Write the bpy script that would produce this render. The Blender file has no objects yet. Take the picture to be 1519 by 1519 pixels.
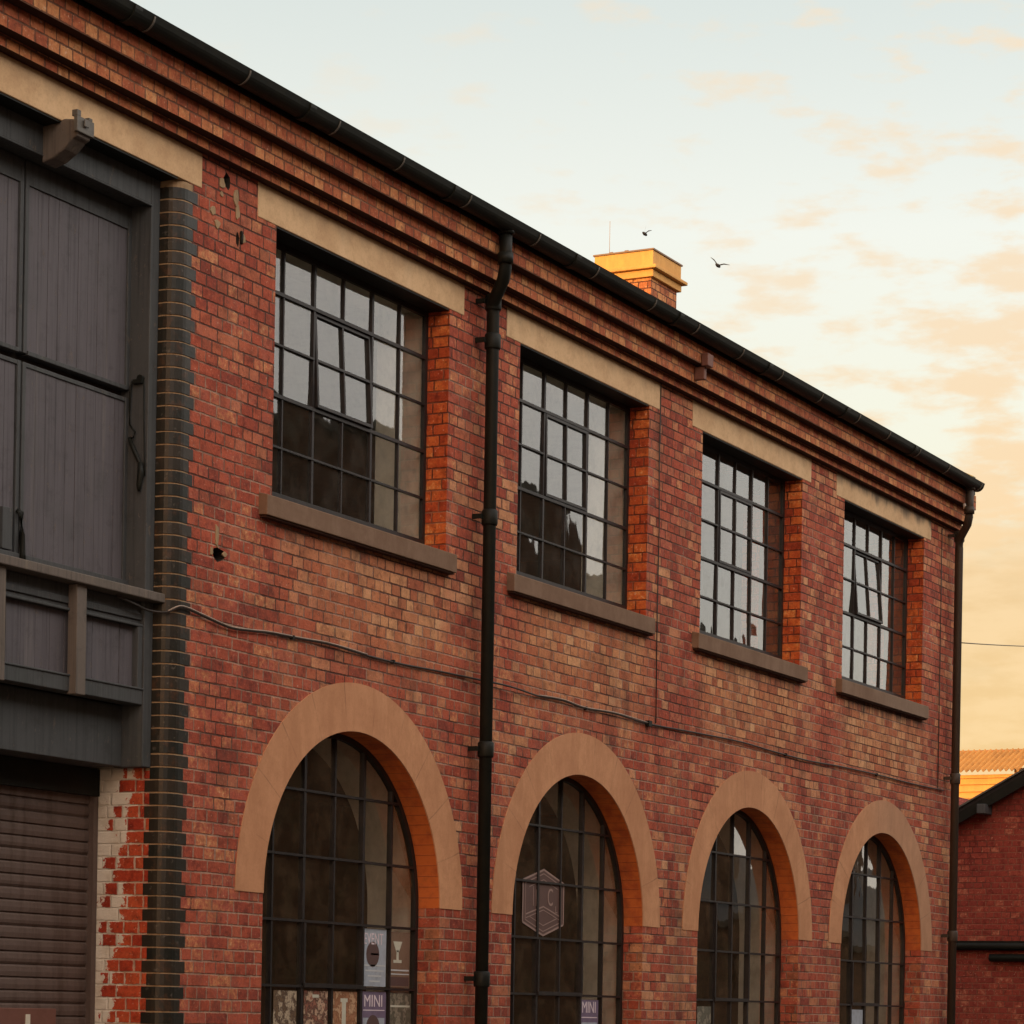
import bpy, bmesh, math, random
from mathutils import Vector, Matrix
random.seed(7)
sc = bpy.context.scene
C = sc.collection
E = 1.65                      # eye height: every z below is measured from the eye line
D = 9.3
R = math.radians
TH = R(27.57); RHO = 0.0172

# ------------------------------------------------------------------ mesh helpers
class MB:
    def __init__(s): s.v=[]; s.f=[]; s.uv=[]; s.mi=[]; s.sm=[]
    def face(s, pts, uv=None, mi=0, smooth=False):
        b=len(s.v); s.v+= [tuple(p) for p in pts]; s.f.append(tuple(range(b,b+len(pts)))); s.uv.append(uv); s.mi.append(mi); s.sm.append(smooth)
    def box(s,x0,x1,y0,y1,z0,z1,mi=0):
        p=[(x0,y0,z0),(x1,y0,z0),(x1,y1,z0),(x0,y1,z0),(x0,y0,z1),(x1,y0,z1),(x1,y1,z1),(x0,y1,z1)]
        for q in ((0,1,5,4),(1,2,6,5),(2,3,7,6),(3,0,4,7),(4,5,6,7),(3,2,1,0)):
            s.face([p[i] for i in q],mi=mi)
    def prism_x(s,prof,x0,x1,mi=0,caps=True,closed=True,smooth=False):   # prof: (y,z) counter-clockwise seen from +x... normals are recalculated
        n=len(prof)
        for i in range(n if closed else n-1):
            a,b=prof[i],prof[(i+1)%n]
            s.face([(x0,)+a,(x1,)+a,(x1,)+b,(x0,)+b],mi=mi,smooth=smooth)
        if caps and closed:
            s.face([(x0,)+a for a in prof],mi=mi); s.face([(x1,)+a for a in reversed(prof)],mi=mi)
    def prism_y(s,prof,y0,y1,mi=0,caps=True):
        n=len(prof)
        for i in range(n):
            a,b=prof[i],prof[(i+1)%n]
            s.face([(a[0],y0,a[1]),(b[0],y0,b[1]),(b[0],y1,b[1]),(a[0],y1,a[1])],mi=mi)
        if caps:
            s.face([(a[0],y0,a[1]) for a in reversed(prof)],mi=mi); s.face([(a[0],y1,a[1]) for a in prof],mi=mi)
    def prism_z(s,prof,z0,z1,mi=0,smooth=False):
        n=len(prof)
        for i in range(n):
            a,b=prof[i],prof[(i+1)%n]
            s.face([(a[0],a[1],z0),(b[0],b[1],z0),(b[0],b[1],z1),(a[0],a[1],z1)],mi=mi,smooth=smooth)
        s.face([(a[0],a[1],z0) for a in reversed(prof)],mi=mi); s.face([(a[0],a[1],z1) for a in prof],mi=mi)
    def tube(s,path,r,n=12,mi=0,caps=True):
        path=[Vector(p) for p in path]; rings=[]
        rr = r if isinstance(r,(list,tuple)) else [r]*len(path)
        up=Vector((0,0,1))
        for i,p in enumerate(path):
            t=(path[min(i+1,len(path)-1)]-path[max(i-1,0)]).normalized()
            a=t.cross(up)
            if a.length<.1: a=t.cross(Vector((0,1,0)))
            a.normalize(); b=t.cross(a).normalized()
            rings.append([p+(a*math.cos(k*2*math.pi/n)+b*math.sin(k*2*math.pi/n))*rr[i] for k in range(n)])
        for i in range(len(rings)-1):
            for k in range(n):
                s.face([rings[i][k],rings[i][(k+1)%n],rings[i+1][(k+1)%n],rings[i+1][k]],mi=mi,smooth=True)
        if caps: s.face(rings[0][::-1],mi=mi); s.face(rings[-1],mi=mi)
    def build(s,name,mats,parent=None,bevel=0,merge=True):
        if not isinstance(mats,(list,tuple)): mats=[mats]
        me=bpy.data.meshes.new(name)
        off = E
        me.from_pydata([(x,y,z+off) for x,y,z in s.v],[],s.f)
        for m in mats: me.materials.append(m)
        for i,p in enumerate(me.polygons):
            p.material_index=s.mi[i]; p.use_smooth=s.sm[i]
        uvl=me.uv_layers.new(name='UVMap')
        for i,p in enumerate(me.polygons):
            nrm=p.normal; ax=max(range(3),key=lambda k:abs(nrm[k]))
            for j,li in enumerate(p.loop_indices):
                if s.uv[i]: uvl.data[li].uv=s.uv[i][j]
                else:
                    co=me.vertices[me.loops[li].vertex_index].co
                    uvl.data[li].uv=((co.y+.04,co.z) if ax==0 else (co.x,co.z) if ax==1 else (co.x,co.y))
        if merge:
            bm=bmesh.new(); bm.from_mesh(me)
            bmesh.ops.remove_doubles(bm,verts=bm.verts,dist=1e-5)
            bmesh.ops.recalc_face_normals(bm,faces=bm.faces)
            bm.to_mesh(me); bm.free()
        o=bpy.data.objects.new(name,me); C.objects.link(o)
        if parent: o.parent=parent
        if bevel:
            md=o.modifiers.new('bevel','BEVEL'); md.width=bevel; md.segments=2; md.limit_method='ANGLE'
        return o
def tag(o,label=None,cat=None,group=None,kind=None):
    for k,v in (('label',label),('category',cat),('group',group),('kind',kind)):
        if v: o[k]=v
    return o
def thing(name,label,cat,group=None):
    o=bpy.data.objects.new(name,None); C.objects.link(o); o.empty_display_size=.3
    return tag(o,label,cat,group)

# ------------------------------------------------------------------ node helpers
class NT:
    def __init__(s,mat):
        s.nt=mat.node_tree; s.N=s.nt.nodes; s.L=s.nt.links
    def n(s,t,**k):
        x=s.N.new(t)
        for a,b in k.items(): setattr(x,a,b)
        return x
    def put(s,sock,val):
        if isinstance(val,bpy.types.NodeSocket): s.L.new(val,sock)
        elif val is not None:
            try: sock.default_value=val
            except Exception:
                sock.default_value=(val[0],val[1],val[2],1) if len(val)==3 else val
    def m(s,op,a,b=None,c=None,clamp=False):
        x=s.n('ShaderNodeMath',operation=op); x.use_clamp=clamp
        for i,q in enumerate((a,b,c)):
            if q is not None: s.put(x.inputs[i],q)
        return x.outputs[0]
    def ss(s,v,lo,hi):   # smoothstep
        x=s.n('ShaderNodeMapRange',interpolation_type='SMOOTHSTEP')
        s.put(x.inputs[0],v); x.inputs[1].default_value=lo; x.inputs[2].default_value=hi
        x.inputs[3].default_value=0; x.inputs[4].default_value=1; return x.outputs[0]
    def mix(s,f,a,b,mode='MIX'):
        x=s.n('ShaderNodeMix',data_type='RGBA',blend_type=mode); s.put(x.inputs[0],f); s.put(x.inputs[6],a); s.put(x.inputs[7],b); return x.outputs[2]
    def noise(s,vec,scale,detail=4,rough=.55,dist=0):
        x=s.n('ShaderNodeTexNoise'); s.put(x.inputs['Vector'],vec); x.inputs['Scale'].default_value=scale; x.inputs['Detail'].default_value=detail; x.inputs['Roughness'].default_value=rough; x.inputs['Distortion'].default_value=dist
        return x.outputs['Fac']
    def ramp(s,f,stops,interp='LINEAR'):
        x=s.n('ShaderNodeValToRGB'); cr=x.color_ramp; cr.interpolation=interp
        while len(cr.elements)<len(stops): cr.elements.new(.5)
        for e,(p,c) in zip(cr.elements,stops): e.position=p; e.color=(c[0],c[1],c[2],1)
        s.put(x.inputs[0],f); return x.outputs[0]
    def vec(s,x,y,z=0.0):
        q=s.n('ShaderNodeCombineXYZ'); s.put(q.inputs[0],x); s.put(q.inputs[1],y); s.put(q.inputs[2],z); return q.outputs[0]
    def sep(s,v):
        q=s.n('ShaderNodeSeparateXYZ'); s.put(q.inputs[0],v); return q.outputs
    def vmul(s,v,k):
        q=s.n('ShaderNodeVectorMath',operation='MULTIPLY'); s.put(q.inputs[0],v); q.inputs[1].default_value=k; return q.outputs[0]
def mat(name):
    m=bpy.data.materials.new(name); m.use_nodes=True
    t=NT(m); t.b=t.N['Principled BSDF']; t.mat=m
    t.b.inputs['Specular IOR Level'].default_value=.3
    return t
def finish(t,col,rough=.85,height=None,bump=.3,dist=.01,metal=0):
    t.put(t.b.inputs['Base Color'],col); t.put(t.b.inputs['Roughness'],rough); t.b.inputs['Metallic'].default_value=metal
    if height is not None:
        b=t.n('ShaderNodeBump'); b.inputs['Strength'].default_value=bump; b.inputs['Distance'].default_value=dist
        t.put(b.inputs['Height'],height); t.L.new(b.outputs[0],t.b.inputs['Normal'])
    return t.mat

RED=[(0,(.17,.040,.028)),(.18,(.26,.052,.031)),(.36,(.345,.070,.036)),(.55,(.39,.088,.046)),(.68,(.34,.082,.054)),(.80,(.44,.135,.066)),(.92,(.52,.22,.095)),(1,(.60,.32,.17))]
BUFF=[(0,(.34,.085,.042)),(.3,(.42,.150,.066)),(.6,(.50,.225,.100)),(.85,(.57,.30,.145)),(1,(.64,.40,.22))]
ORANGE=[(0,(.24,.035,.014)),(.3,(.37,.055,.017)),(.6,(.48,.090,.022)),(.85,(.58,.15,.035)),(1,(.66,.30,.10))]
def brick(name,ramp=RED,buff=None,stains=False,pale=(.40,.235,.165),dark=(.10,.042,.030),mw=.0048,course=.075,paint=False,heads=False,strength=.75,buffamt=0.0):
    t=mat(name)
    uv=t.n('ShaderNodeTexCoord'); U,V,_=t.sep(uv.outputs['UV'])
    pos=uv.outputs['Object']; X,Y,Z=t.sep(pos)
    wob=t.noise(t.vec(U,V,0.0),1.3,2); V2=t.m('ADD',V,t.m('MULTIPLY',t.m('SUBTRACT',wob,.5),.012))
    row=t.m('FLOOR',t.m('DIVIDE',V2,course)); vf=t.m('SUBTRACT',t.m('DIVIDE',V2,course),row)
    wn=t.n('ShaderNodeTexWhiteNoise',noise_dimensions='1D'); t.put(wn.inputs['W'],row)
    odd=1.0 if heads else t.m('LESS_THAN',t.m('FLOORED_MODULO',row,3.0),1.5)     # two header rows to one stretcher row
    w=t.m('SUBTRACT',.225,t.m('MULTIPLY',odd,.1125))
    u1=t.m('ADD',U,t.m('ADD',t.m('MULTIPLY',t.m('FLOORED_MODULO',row,2.0),.05625),t.m('MULTIPLY',wn.outputs[0],.035)))
    u1=t.m('ADD',u1,t.m('MULTIPLY',t.m('SUBTRACT',t.noise(t.vec(U,t.m('MULTIPLY',row,7.31),0.0),5.5,2),.5),.07))
    cell=t.m('FLOOR',t.m('DIVIDE',u1,w)); lu=t.m('SUBTRACT',u1,t.m('MULTIPLY',cell,w)); hd=odd
    du=t.m('MINIMUM',lu,t.m('SUBTRACT',w,lu)); dv=t.m('MULTIPLY',t.m('MINIMUM',vf,t.m('SUBTRACT',1.0,vf)),course)
    edge=t.noise(t.vec(U,V,0.0),38,3)
    d=t.m('ADD',t.m('MINIMUM',du,dv),t.m('MULTIPLY',t.m('SUBTRACT',edge,.5),.014))
    bm=t.ss(d,mw-.0022,mw+.0030)          # 1 on the brick
    wn2=t.n('ShaderNodeTexWhiteNoise',noise_dimensions='3D'); t.put(wn2.inputs['Vector'],t.vec(t.m('ADD',t.m('MULTIPLY',cell,2.0),hd),row,3.1))
    rnd=wn2.outputs[0]
    wn3=t.n('ShaderNodeTexWhiteNoise',noise_dimensions='3D'); t.put(wn3.inputs['Vector'],t.vec(t.m('ADD',t.m('MULTIPLY',cell,2.0),hd),row,9.7)); rnd2=wn3.outputs[0]
    big=t.noise(pos,.9,4); mid=t.noise(pos,4.5,5)
    r2=t.m('ADD',rnd,t.m('ADD',t.m('MULTIPLY',t.m('SUBTRACT',big,.5),.75),t.m('MULTIPLY',t.m('SUBTRACT',mid,.5),1.15)),clamp=True)
    r2=t.m('ADD',.14,t.m('MULTIPLY',r2,.70)); blm=t.noise(pos,24,6,.72); r2=t.m('ADD',r2,t.m('MULTIPLY',t.m('SUBTRACT',blm,.5),1.15),clamp=True)
    col=t.ramp(r2,ramp)
    if buff or stains:
        col2=t.ramp(t.m('ADD',t.m('MULTIPLY',rnd2,.75),t.m('MULTIPLY',mid,.3),clamp=True),BUFF)
        f=t.ss(t.m('ADD',t.m('MULTIPLY',t.noise(pos,.55,3),.8),t.m('MULTIPLY',rnd2,.38)),.60-buffamt,.86-buffamt)
        if stains:
            zz=t.m('SUBTRACT',Z,E)
            ph=t.m('SUBTRACT',t.m('FLOORED_MODULO',t.m('SUBTRACT',X,14.51-.52),3.252),.52)       # 0..2.2 under a sill
            inb=t.m('MULTIPLY',t.ss(ph,-.15,.35),t.m('SUBTRACT',1.0,t.ss(ph,1.95,2.5)))
            under=t.m('MULTIPLY',t.m('SUBTRACT',1.0,t.ss(zz,3.0,3.12)),t.ss(zz,1.95,2.85))
            aa=t.m('MULTIPLY',t.m('MULTIPLY',inb,under),1.0)
            hi=t.m('MULTIPLY',t.ss(zz,4.98,5.03),.55)
            jog=t.m('MULTIPLY',t.m('SUBTRACT',t.m('ADD',t.m('MULTIPLY',rnd,.7),t.m('MULTIPLY',mid,.8)),.62),1.3)
            f=t.m('MAXIMUM',t.m('MULTIPLY',f,.75),t.m('MULTIPLY',t.m('ADD',t.m('MAXIMUM',aa,hi),t.m('MULTIPLY',jog,t.m('MAXIMUM',aa,hi)),clamp=True),.92))
            rl=t.ss(X,13.5,16.5); f=t.m('MULTIPLY',f,t.m('ADD',.25,t.m('MULTIPLY',rl,.75)))
        col=t.mix(f,col,col2)
    fine=t.noise(pos,60,5,.7); blot=t.noise(pos,14,4,.6)
    col=t.mix(t.m('MULTIPLY',t.ss(fine,.35,.75),.42),col,t.mix(1.0,col,(1.75,1.6,1.5),'MULTIPLY'))
    col=t.mix(t.m('MULTIPLY',t.ss(blot,.48,.68),.62),col,t.mix(1.0,col,(.46,.40,.40),'MULTIPLY'))
    sp=t.noise(pos,48,2,.5); col=t.mix(t.m('MULTIPLY',t.ss(sp,.66,.72),.55),col,(.60,.38,.27)); col=t.mix(t.m('MULTIPLY',t.ss(t.noise(pos,33,3,.6),.62,.70),.6),col,(.09,.03,.02))
    mcol=t.mix(t.ss(t.m('ADD',t.noise(pos,1.6,5,.65),t.m('MULTIPLY',t.m('SUBTRACT',Z,E+2.2),.035)),.42,.60),pale,dark)
    mcol=t.mix(t.m('MULTIPLY',t.ss(t.noise(pos,22,3),.4,.7),.5),mcol,t.mix(1.0,mcol,(.5,.45,.42),'MULTIPLY'))
    out=t.mix(bm,mcol,col)
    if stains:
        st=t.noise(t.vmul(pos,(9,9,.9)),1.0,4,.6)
        soot_shade=t.m('MULTIPLY',t.m('MULTIPLY',inb,t.m('SUBTRACT',1.0,t.ss(zz,3.02,3.06))),t.ss(t.m('ADD',zz,t.m('MULTIPLY',t.m('SUBTRACT',st,.5),.5)),2.86,3.03))
        soot_shade=t.m('MULTIPLY',soot_shade,t.m('ADD',.25,t.m('MULTIPLY',t.ss(X,20,25),.55)))
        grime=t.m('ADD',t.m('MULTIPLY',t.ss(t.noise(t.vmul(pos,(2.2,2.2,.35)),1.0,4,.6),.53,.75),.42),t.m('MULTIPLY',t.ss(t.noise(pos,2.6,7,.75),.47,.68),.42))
        out=t.mix(t.m('ADD',soot_shade,grime,clamp=True),out,(.055,.030,.022))
    if paint:
        zz=t.m('SUBTRACT',Z,E)
        lim=t.m('ADD',.345,t.m('MULTIPLY',t.m('SUBTRACT',1.25,zz),.055))
        n1=t.m('ADD',t.m('MULTIPLY',t.m('SUBTRACT',rnd,.5),.20),t.m('MULTIPLY',t.m('SUBTRACT',t.noise(pos,17,6,.75),.5),.26))
        n1=t.m('ADD',n1,t.m('MULTIPLY',t.m('SUBTRACT',1.0,bm),.05))
        pf=t.ss(t.m('SUBTRACT',t.m('ADD',Y,n1),lim),-.005,.006)
        out=t.mix(pf,out,t.mix(t.ss(t.noise(pos,7,5),.45,.75),(.74,.66,.54),(.58,.48,.36)))
    h=t.m('ADD',t.m('MULTIPLY',bm,.8),t.m('ADD',t.m('MULTIPLY',fine,.55),t.m('ADD',t.m('MULTIPLY',rnd2,.5),t.m('MULTIPLY',blot,.7))))
    return finish(t,out,.9,h,strength,.010)
def plain(name,col,rough=.7,var=.3,scale=6,bumpsc=40,bump=.25,dark=(.5,.45,.4),streak=False,metal=0,dist=.004):
    t=mat(name); tc=t.n('ShaderNodeTexCoord'); pos=tc.outputs['Object']
    p2=t.vmul(pos,(6,6,.5)) if streak else pos
    f=t.ss(t.noise(p2,scale if not streak else 1.6,5,.65),.42,.70)
    c=t.mix(t.m('MULTIPLY',f,var),col,tuple(a*b for a,b in zip(col,dark)))
    g=t.noise(pos,bumpsc,5,.7)
    c=t.mix(t.m('MULTIPLY',t.ss(g,.4,.7),var*.5),c,t.mix(1.0,c,(1.35,1.33,1.3),'MULTIPLY'))
    return finish(t,c,rough,g,bump,dist,metal)
def timber(name,col,rough=.65):
    t=mat(name); tc=t.n('ShaderNodeTexCoord'); pos=tc.outputs['Object']
    s1=t.noise(t.vmul(pos,(42,42,1.2)),1.0,5,.65); s2=t.noise(t.vmul(pos,(11,11,.45)),1.0,3,.6); bl=t.noise(pos,3,4)
    c=t.mix(t.m('MULTIPLY',t.ss(s1,.46,.70),.55),col,tuple(a*.45 for a in col))
    c=t.mix(t.m('MULTIPLY',t.ss(s2,.56,.78),.5),c,tuple(a*1.75 for a in (col[0]*1.06,col[1]*1.04,col[2]*.88)))
    c=t.mix(t.m('MULTIPLY',t.ss(bl,.5,.75),.35),c,(col[0]*.6,col[1]*.68,col[2]*.6))
    pl=t.ss(t.noise(t.vmul(pos,(1,1,.5)),19,6,.78),.60,.66)
    c=t.mix(t.m('MULTIPLY',pl,.45),c,(.17,.125,.09))
    c=t.mix(t.m('MULTIPLY',t.ss(t.noise(pos,7,6,.75),.50,.70),.35),c,(.03,.028,.026))
    return finish(t,c,rough,t.m('SUBTRACT',s1,t.m('MULTIPLY',pl,.5)),.6,.005)

M={}
M['wall']=brick('facade_brick',stains=True)
M['jamb']=brick('orange_red_jamb_brick',ramp=ORANGE,pale=(.34,.12,.06),dark=(.16,.04,.02))  # redder reveal brick, with the warm sky glow partly put into its colour
M['corn']=brick('cornice_brick',ramp=[(0,(.24,.060,.030)),(.3,(.35,.095,.042)),(.6,(.44,.155,.062)),(.85,(.50,.22,.088)),(1,(.56,.30,.14))],heads=True,pale=(.34,.19,.11),dark=(.16,.07,.04))
M['soot_shade']=plain('underside_shade_brick',(.050,.020,.013),.95,.4,9)  # near-black colour that paints shade on cornice and sill undersides
M['side']=brick('side_wall_brick',buff=True)
M['paintjamb']=brick('painted_jamb_brick',ramp=[(0,(.28,.03,.014)),(.5,(.42,.055,.02)),(1,(.50,.10,.035))],pale=(.55,.36,.25),dark=(.42,.26,.18),paint=True)
M['chim']=brick('chimney_brick',ramp=[(0,(.22,.06,.03)),(.5,(.38,.13,.05)),(1,(.55,.27,.10))],strength=.8)
M['out']=brick('outbuilding_brick',ramp=[(0,(.20,.036,.026)),(.4,(.25,.044,.030)),(.75,(.29,.056,.036)),(1,(.44,.17,.10))],pale=(.30,.11,.07),dark=(.14,.04,.03))
M['opp']=brick('opposite_brick',ramp=[(0,(.050,.030,.020)),(.5,(.085,.045,.028)),(1,(.14,.075,.045))],pale=(.12,.08,.05),dark=(.04,.025,.02))
def render_mat(name,col,soot_shade=False,blocks=False):
    t=mat(name); tc=t.n('ShaderNodeTexCoord'); pos=tc.outputs['Object']; X,Y,Z=t.sep(pos)
    a=t.noise(pos,2.2,6,.65); b=t.noise(t.vmul(pos,(5,5,1.2)),1.0,5,.6); g=t.noise(pos,90,4,.7)
    c=t.mix(t.m('MULTIPLY',t.ss(t.noise(pos,5.5,8,.75),.44,.66),.55),col,(col[0]*.70,col[1]*.64,col[2]*.60))
    c=t.mix(t.m('MULTIPLY',t.ss(a,.42,.68),.45),c,(col[0]*.66,col[1]*.58,col[2]*.52))
    c=t.mix(t.m('MULTIPLY',t.ss(b,.50,.74),.45),c,(col[0]*1.12,col[1]*1.18,col[2]*1.25))
    c=t.mix(t.m('MULTIPLY',t.ss(g,.45,.7),.25),c,t.mix(1.0,c,(.6,.55,.5),'MULTIPLY'))
    if blocks:
        uu,vv,_=t.sep(tc.outputs['UV']); wb=t.n('ShaderNodeTexWhiteNoise',noise_dimensions='2D')
        t.put(wb.inputs['Vector'],t.vec(t.m('FLOOR',t.m('ADD',t.m('MULTIPLY',uu,11.0),t.m('MULTIPLY',t.noise(pos,1.5,2),.3))),t.m('FLOOR',t.m('DIVIDE',X,3.2))))
        c=t.mix(t.m('MULTIPLY',wb.outputs[0],.32),c,(col[0]*.70,col[1]*.62,col[2]*.60))
        jj=t.m('ABSOLUTE',t.m('SUBTRACT',t.m('FRACT',t.m('MULTIPLY',uu,11.0)),.5)); c=t.mix(t.m('MULTIPLY',t.m('MULTIPLY',t.ss(jj,.482,.494),t.ss(a,.40,.6)),.5),c,(.16,.085,.05))
    if not soot_shade:
        c=t.mix(t.m('MULTIPLY',t.ss(t.noise(t.vmul(pos,(3.6,3.6,.9)),1.0,8,.78),.44,.60),.60),c,(col[0]*.72,col[1]*.66,col[2]*.62))
        c=t.mix(t.m('MULTIPLY',t.ss(X,24.7,25.6),.30),c,(.26,.19,.14))
    if soot_shade:
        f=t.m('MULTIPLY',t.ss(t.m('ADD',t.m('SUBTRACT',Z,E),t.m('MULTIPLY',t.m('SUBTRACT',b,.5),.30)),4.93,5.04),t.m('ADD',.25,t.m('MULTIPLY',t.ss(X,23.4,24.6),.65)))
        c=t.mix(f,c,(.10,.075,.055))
    return finish(t,c,.85,t.m('ADD',g,t.m('MULTIPLY',a,.8)),.28,.004)
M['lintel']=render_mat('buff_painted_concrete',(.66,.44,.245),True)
M['arch']=render_mat('buff_painted_render',(.60,.305,.158),blocks=True)
M['sill']=render_mat('weathered_stone_sill',(.215,.135,.088))
t=mat('orange_painted_soffit'); tc=t.n('ShaderNodeTexCoord'); U,V,_=t.sep(tc.outputs['UV']); pos=tc.outputs['Object']
ln=t.m('ABSOLUTE',t.m('SUBTRACT',t.m('FRACT',t.m('DIVIDE',V,.075)),.5)); lm=t.ss(ln,.42,.48)
c=t.mix(t.ss(t.noise(pos,9,5),.4,.7),(.56,.135,.028),(.40,.080,.020)); c=t.mix(t.m('MULTIPLY',lm,.5),c,(.22,.05,.02)); c=t.mix(t.m('MULTIPLY',t.ss(t.noise(pos,5,6,.75),.48,.7),.5),c,(.20,.065,.025))
M['soffit']=finish(t,c,.8,t.m('SUBTRACT',t.noise(pos,50,4),lm),.4,.005)
M['iron']=plain('black_cast_iron',(.010,.011,.009),.5,.5,9,30,.3,dark=(1.9,1.7,1.4))
M['iron'].node_tree.nodes['Principled BSDF'].inputs['Specular IOR Level'].default_value=.16
M['pipebrown']=plain('weathered_brown_pipe_paint',(.038,.028,.021),.55,.6,7,40,.3,dark=(1.8,1.5,1.3),streak=True)
M['strap']=plain('worn_grey_strap',(.11,.10,.085),.5,.5,20)
M['frame']=plain('dark_steel_window_paint',(.018,.015,.014),.45,.5,12,50,.25,dark=(2.2,1.7,1.5))
M['framelight']=plain('faded_steel_window_paint',(.10,.075,.06),.55,.5,12)
M['timber']=timber('grey_painted_timber',(.066,.069,.070))
M['board']=timber('purple_grey_door_boards',(.108,.097,.106))
M['paler']=timber('lighter_brown_timber',(.135,.110,.092))  # lighter, browner timber for ledge, apron posts and hoist beam
M['shutter']=plain('brown_grey_shutter_steel',(.115,.080,.066),.6,.75,5,30,.3,streak=True)
M['dark']=plain('dark_interior',(.035,.028,.022),.9)
M['cream']=plain('cream_plaster',(.72,.66,.54),.8,.35,3,30,.3)
M['brown']=plain('brown_inner_reveal',(.16,.105,.075),.8,.4,8)
M['slate']=plain('dark_slate',(.028,.026,.026),.6,.4,5)
M['olive']=plain('olive_verge_mortar',(.20,.17,.085),.8,.4,9)
M['white']=plain('white_plastic',(.75,.72,.70),.4,.1)
M['mortar']=plain('pale_mortar',(.34,.23,.13),.9,.5,20,40,.6)
M['cable']=plain('dark_cable',(.035,.028,.024),.5,.3)
M['cablelight']=plain('pale_cable_highlight',(.34,.27,.22),.5,.3)  # pale tone for the highlight painted along the cable
M['asphalt']=plain('asphalt',(.05,.048,.046),.9,.4,2,80,.5)
M['paving']=plain('stone_paving',(.16,.145,.13),.85,.4,3,30,.4)
M['capyel']=render_mat('ochre_render',(.80,.40,.075))
M['bird']=plain('dark_feathers',(.03,.025,.02),.7,.2)
M['boardred']=plain('dull_red_board',(.17,.075,.055),.6,.3,8)
# dark engineering brick
t=mat('blue_black_engineering_brick'); tc=t.n('ShaderNodeTexCoord'); pos=tc.outputs['Object']; X,Y,Z=t.sep(pos)
row=t.m('FLOOR',t.m('DIVIDE',t.m('SUBTRACT',Z,E),.075)); wn=t.n('ShaderNodeTexWhiteNoise',noise_dimensions='1D'); t.put(wn.inputs['W'],row)
c=t.mix(wn.outputs[0],(.013,.014,.011),(.034,.025,.017)); nn=t.noise(pos,13,5,.65)
c=t.mix(t.m('MULTIPLY',t.ss(nn,.52,.72),.65),c,(.085,.038,.018)); c=t.mix(t.m('MULTIPLY',t.ss(t.noise(pos,30,4),.6,.75),.5),c,(.14,.12,.10))
M['blue']=finish(t,c,.42,nn,.4,.006)
# glass: sees through, reflects by Fresnel
def glass(name,tint,ior=1.62,waves=.25,haze=.06,hcol=(.35,.32,.27)):
    m=bpy.data.materials.new(name); m.use_nodes=True; t=NT(m); N=t.N
    N.remove(N['Principled BSDF']); out=N['Material Output']
    tc=t.n('ShaderNodeTexCoord'); b=t.n('ShaderNodeBump'); b.inputs['Strength'].default_value=waves; b.inputs['Distance'].default_value=.0025
    t.put(b.inputs['Height'],t.noise(t.vmul(tc.outputs['Object'],(1,1,.7)),3.5,2,.5))
    ge=t.n('ShaderNodeNewGeometry'); dt=t.n('ShaderNodeVectorMath',operation='DOT_PRODUCT'); t.L.new(ge.outputs['Incoming'],dt.inputs[0]); t.L.new(ge.outputs['Normal'],dt.inputs[1])
    cs=t.m('ABSOLUTE',dt.outputs['Value']); f0=((ior-1)/(ior+1))**2
    fr=t.m('MULTIPLY',t.m('ADD',f0,t.m('MULTIPLY',1-f0,t.m('POWER',t.m('SUBTRACT',1.0,cs,clamp=True),5.0))),1.85,clamp=True)   # both faces of the pane
    g=t.n('ShaderNodeBsdfGlossy'); g.inputs['Roughness'].default_value=.015; t.L.new(b.outputs[0],g.inputs['Normal']); g.inputs['Color'].default_value=(1,1,1,1)
    tr=t.n('ShaderNodeBsdfTransparent'); dirt_haze=t.noise(tc.outputs['Object'],5,5,.6)
    t.put(tr.inputs['Color'],t.mix(t.ss(dirt_haze,.45,.8),tint,tuple(a*.75 for a in tint)))
    mx=t.n('ShaderNodeMixShader'); t.put(mx.inputs[0],fr); t.L.new(tr.outputs[0],mx.inputs[1]); t.L.new(g.outputs[0],mx.inputs[2])
    df=t.n('ShaderNodeBsdfDiffuse'); t.put(df.inputs['Color'],t.mix(t.ss(t.noise(tc.outputs['Object'],2.4,3,.6),.42,.6),hcol,(hcol[0]*.62,hcol[1]*.72,hcol[2]*.68)))
    m2=t.n('ShaderNodeMixShader'); t.put(m2.inputs[0],t.m('ADD',haze*.35,t.m('MULTIPLY',t.ss(dirt_haze,.38,.72),haze))); t.L.new(mx.outputs[0],m2.inputs[1]); t.L.new(df.outputs[0],m2.inputs[2])
    t.L.new(m2.outputs[0],out.inputs['Surface']); return m
M['glass']=glass('upper_window_glass',(.95,.96,.95),1.55,.4)
M['glass2']=glass('arched_window_glass',(.94,.94,.91),1.55,.4,.085,(.36,.24,.14))  # brown diffuse haze paints in the brown reflection, besides dirt

# ------------------------------------------------------------------ dimensions
WX0,WX1=8.0,27.43
PITCH=3.252; WIN=[14.51+PITCH*k for k in range(4)]; WW=2.205
WB,WT=3.16,4.84
ARC=[15.60,18.895,22.195,25.475]; RI,RO=1.115,1.43; SPR=.735
AB=-.95
DX0,DX1=11.26,13.45
JY=.17; THK=.57

wh=thing('brick_warehouse','long red brick warehouse with square windows above arched windows and a grey loading door','warehouse')

def arcpts(c,r,n=32,sz=SPR,a0=0,a1=math.pi):
    return [(c+r*math.cos(a0+(a1-a0)*i/n), sz+r*math.sin(a0+(a1-a0)*i/n)*.985) for i in range(n+1)]
def arched(c,r,b): return [(c+r,b)]+arcpts(c,r)+[(c-r,b)]

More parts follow.
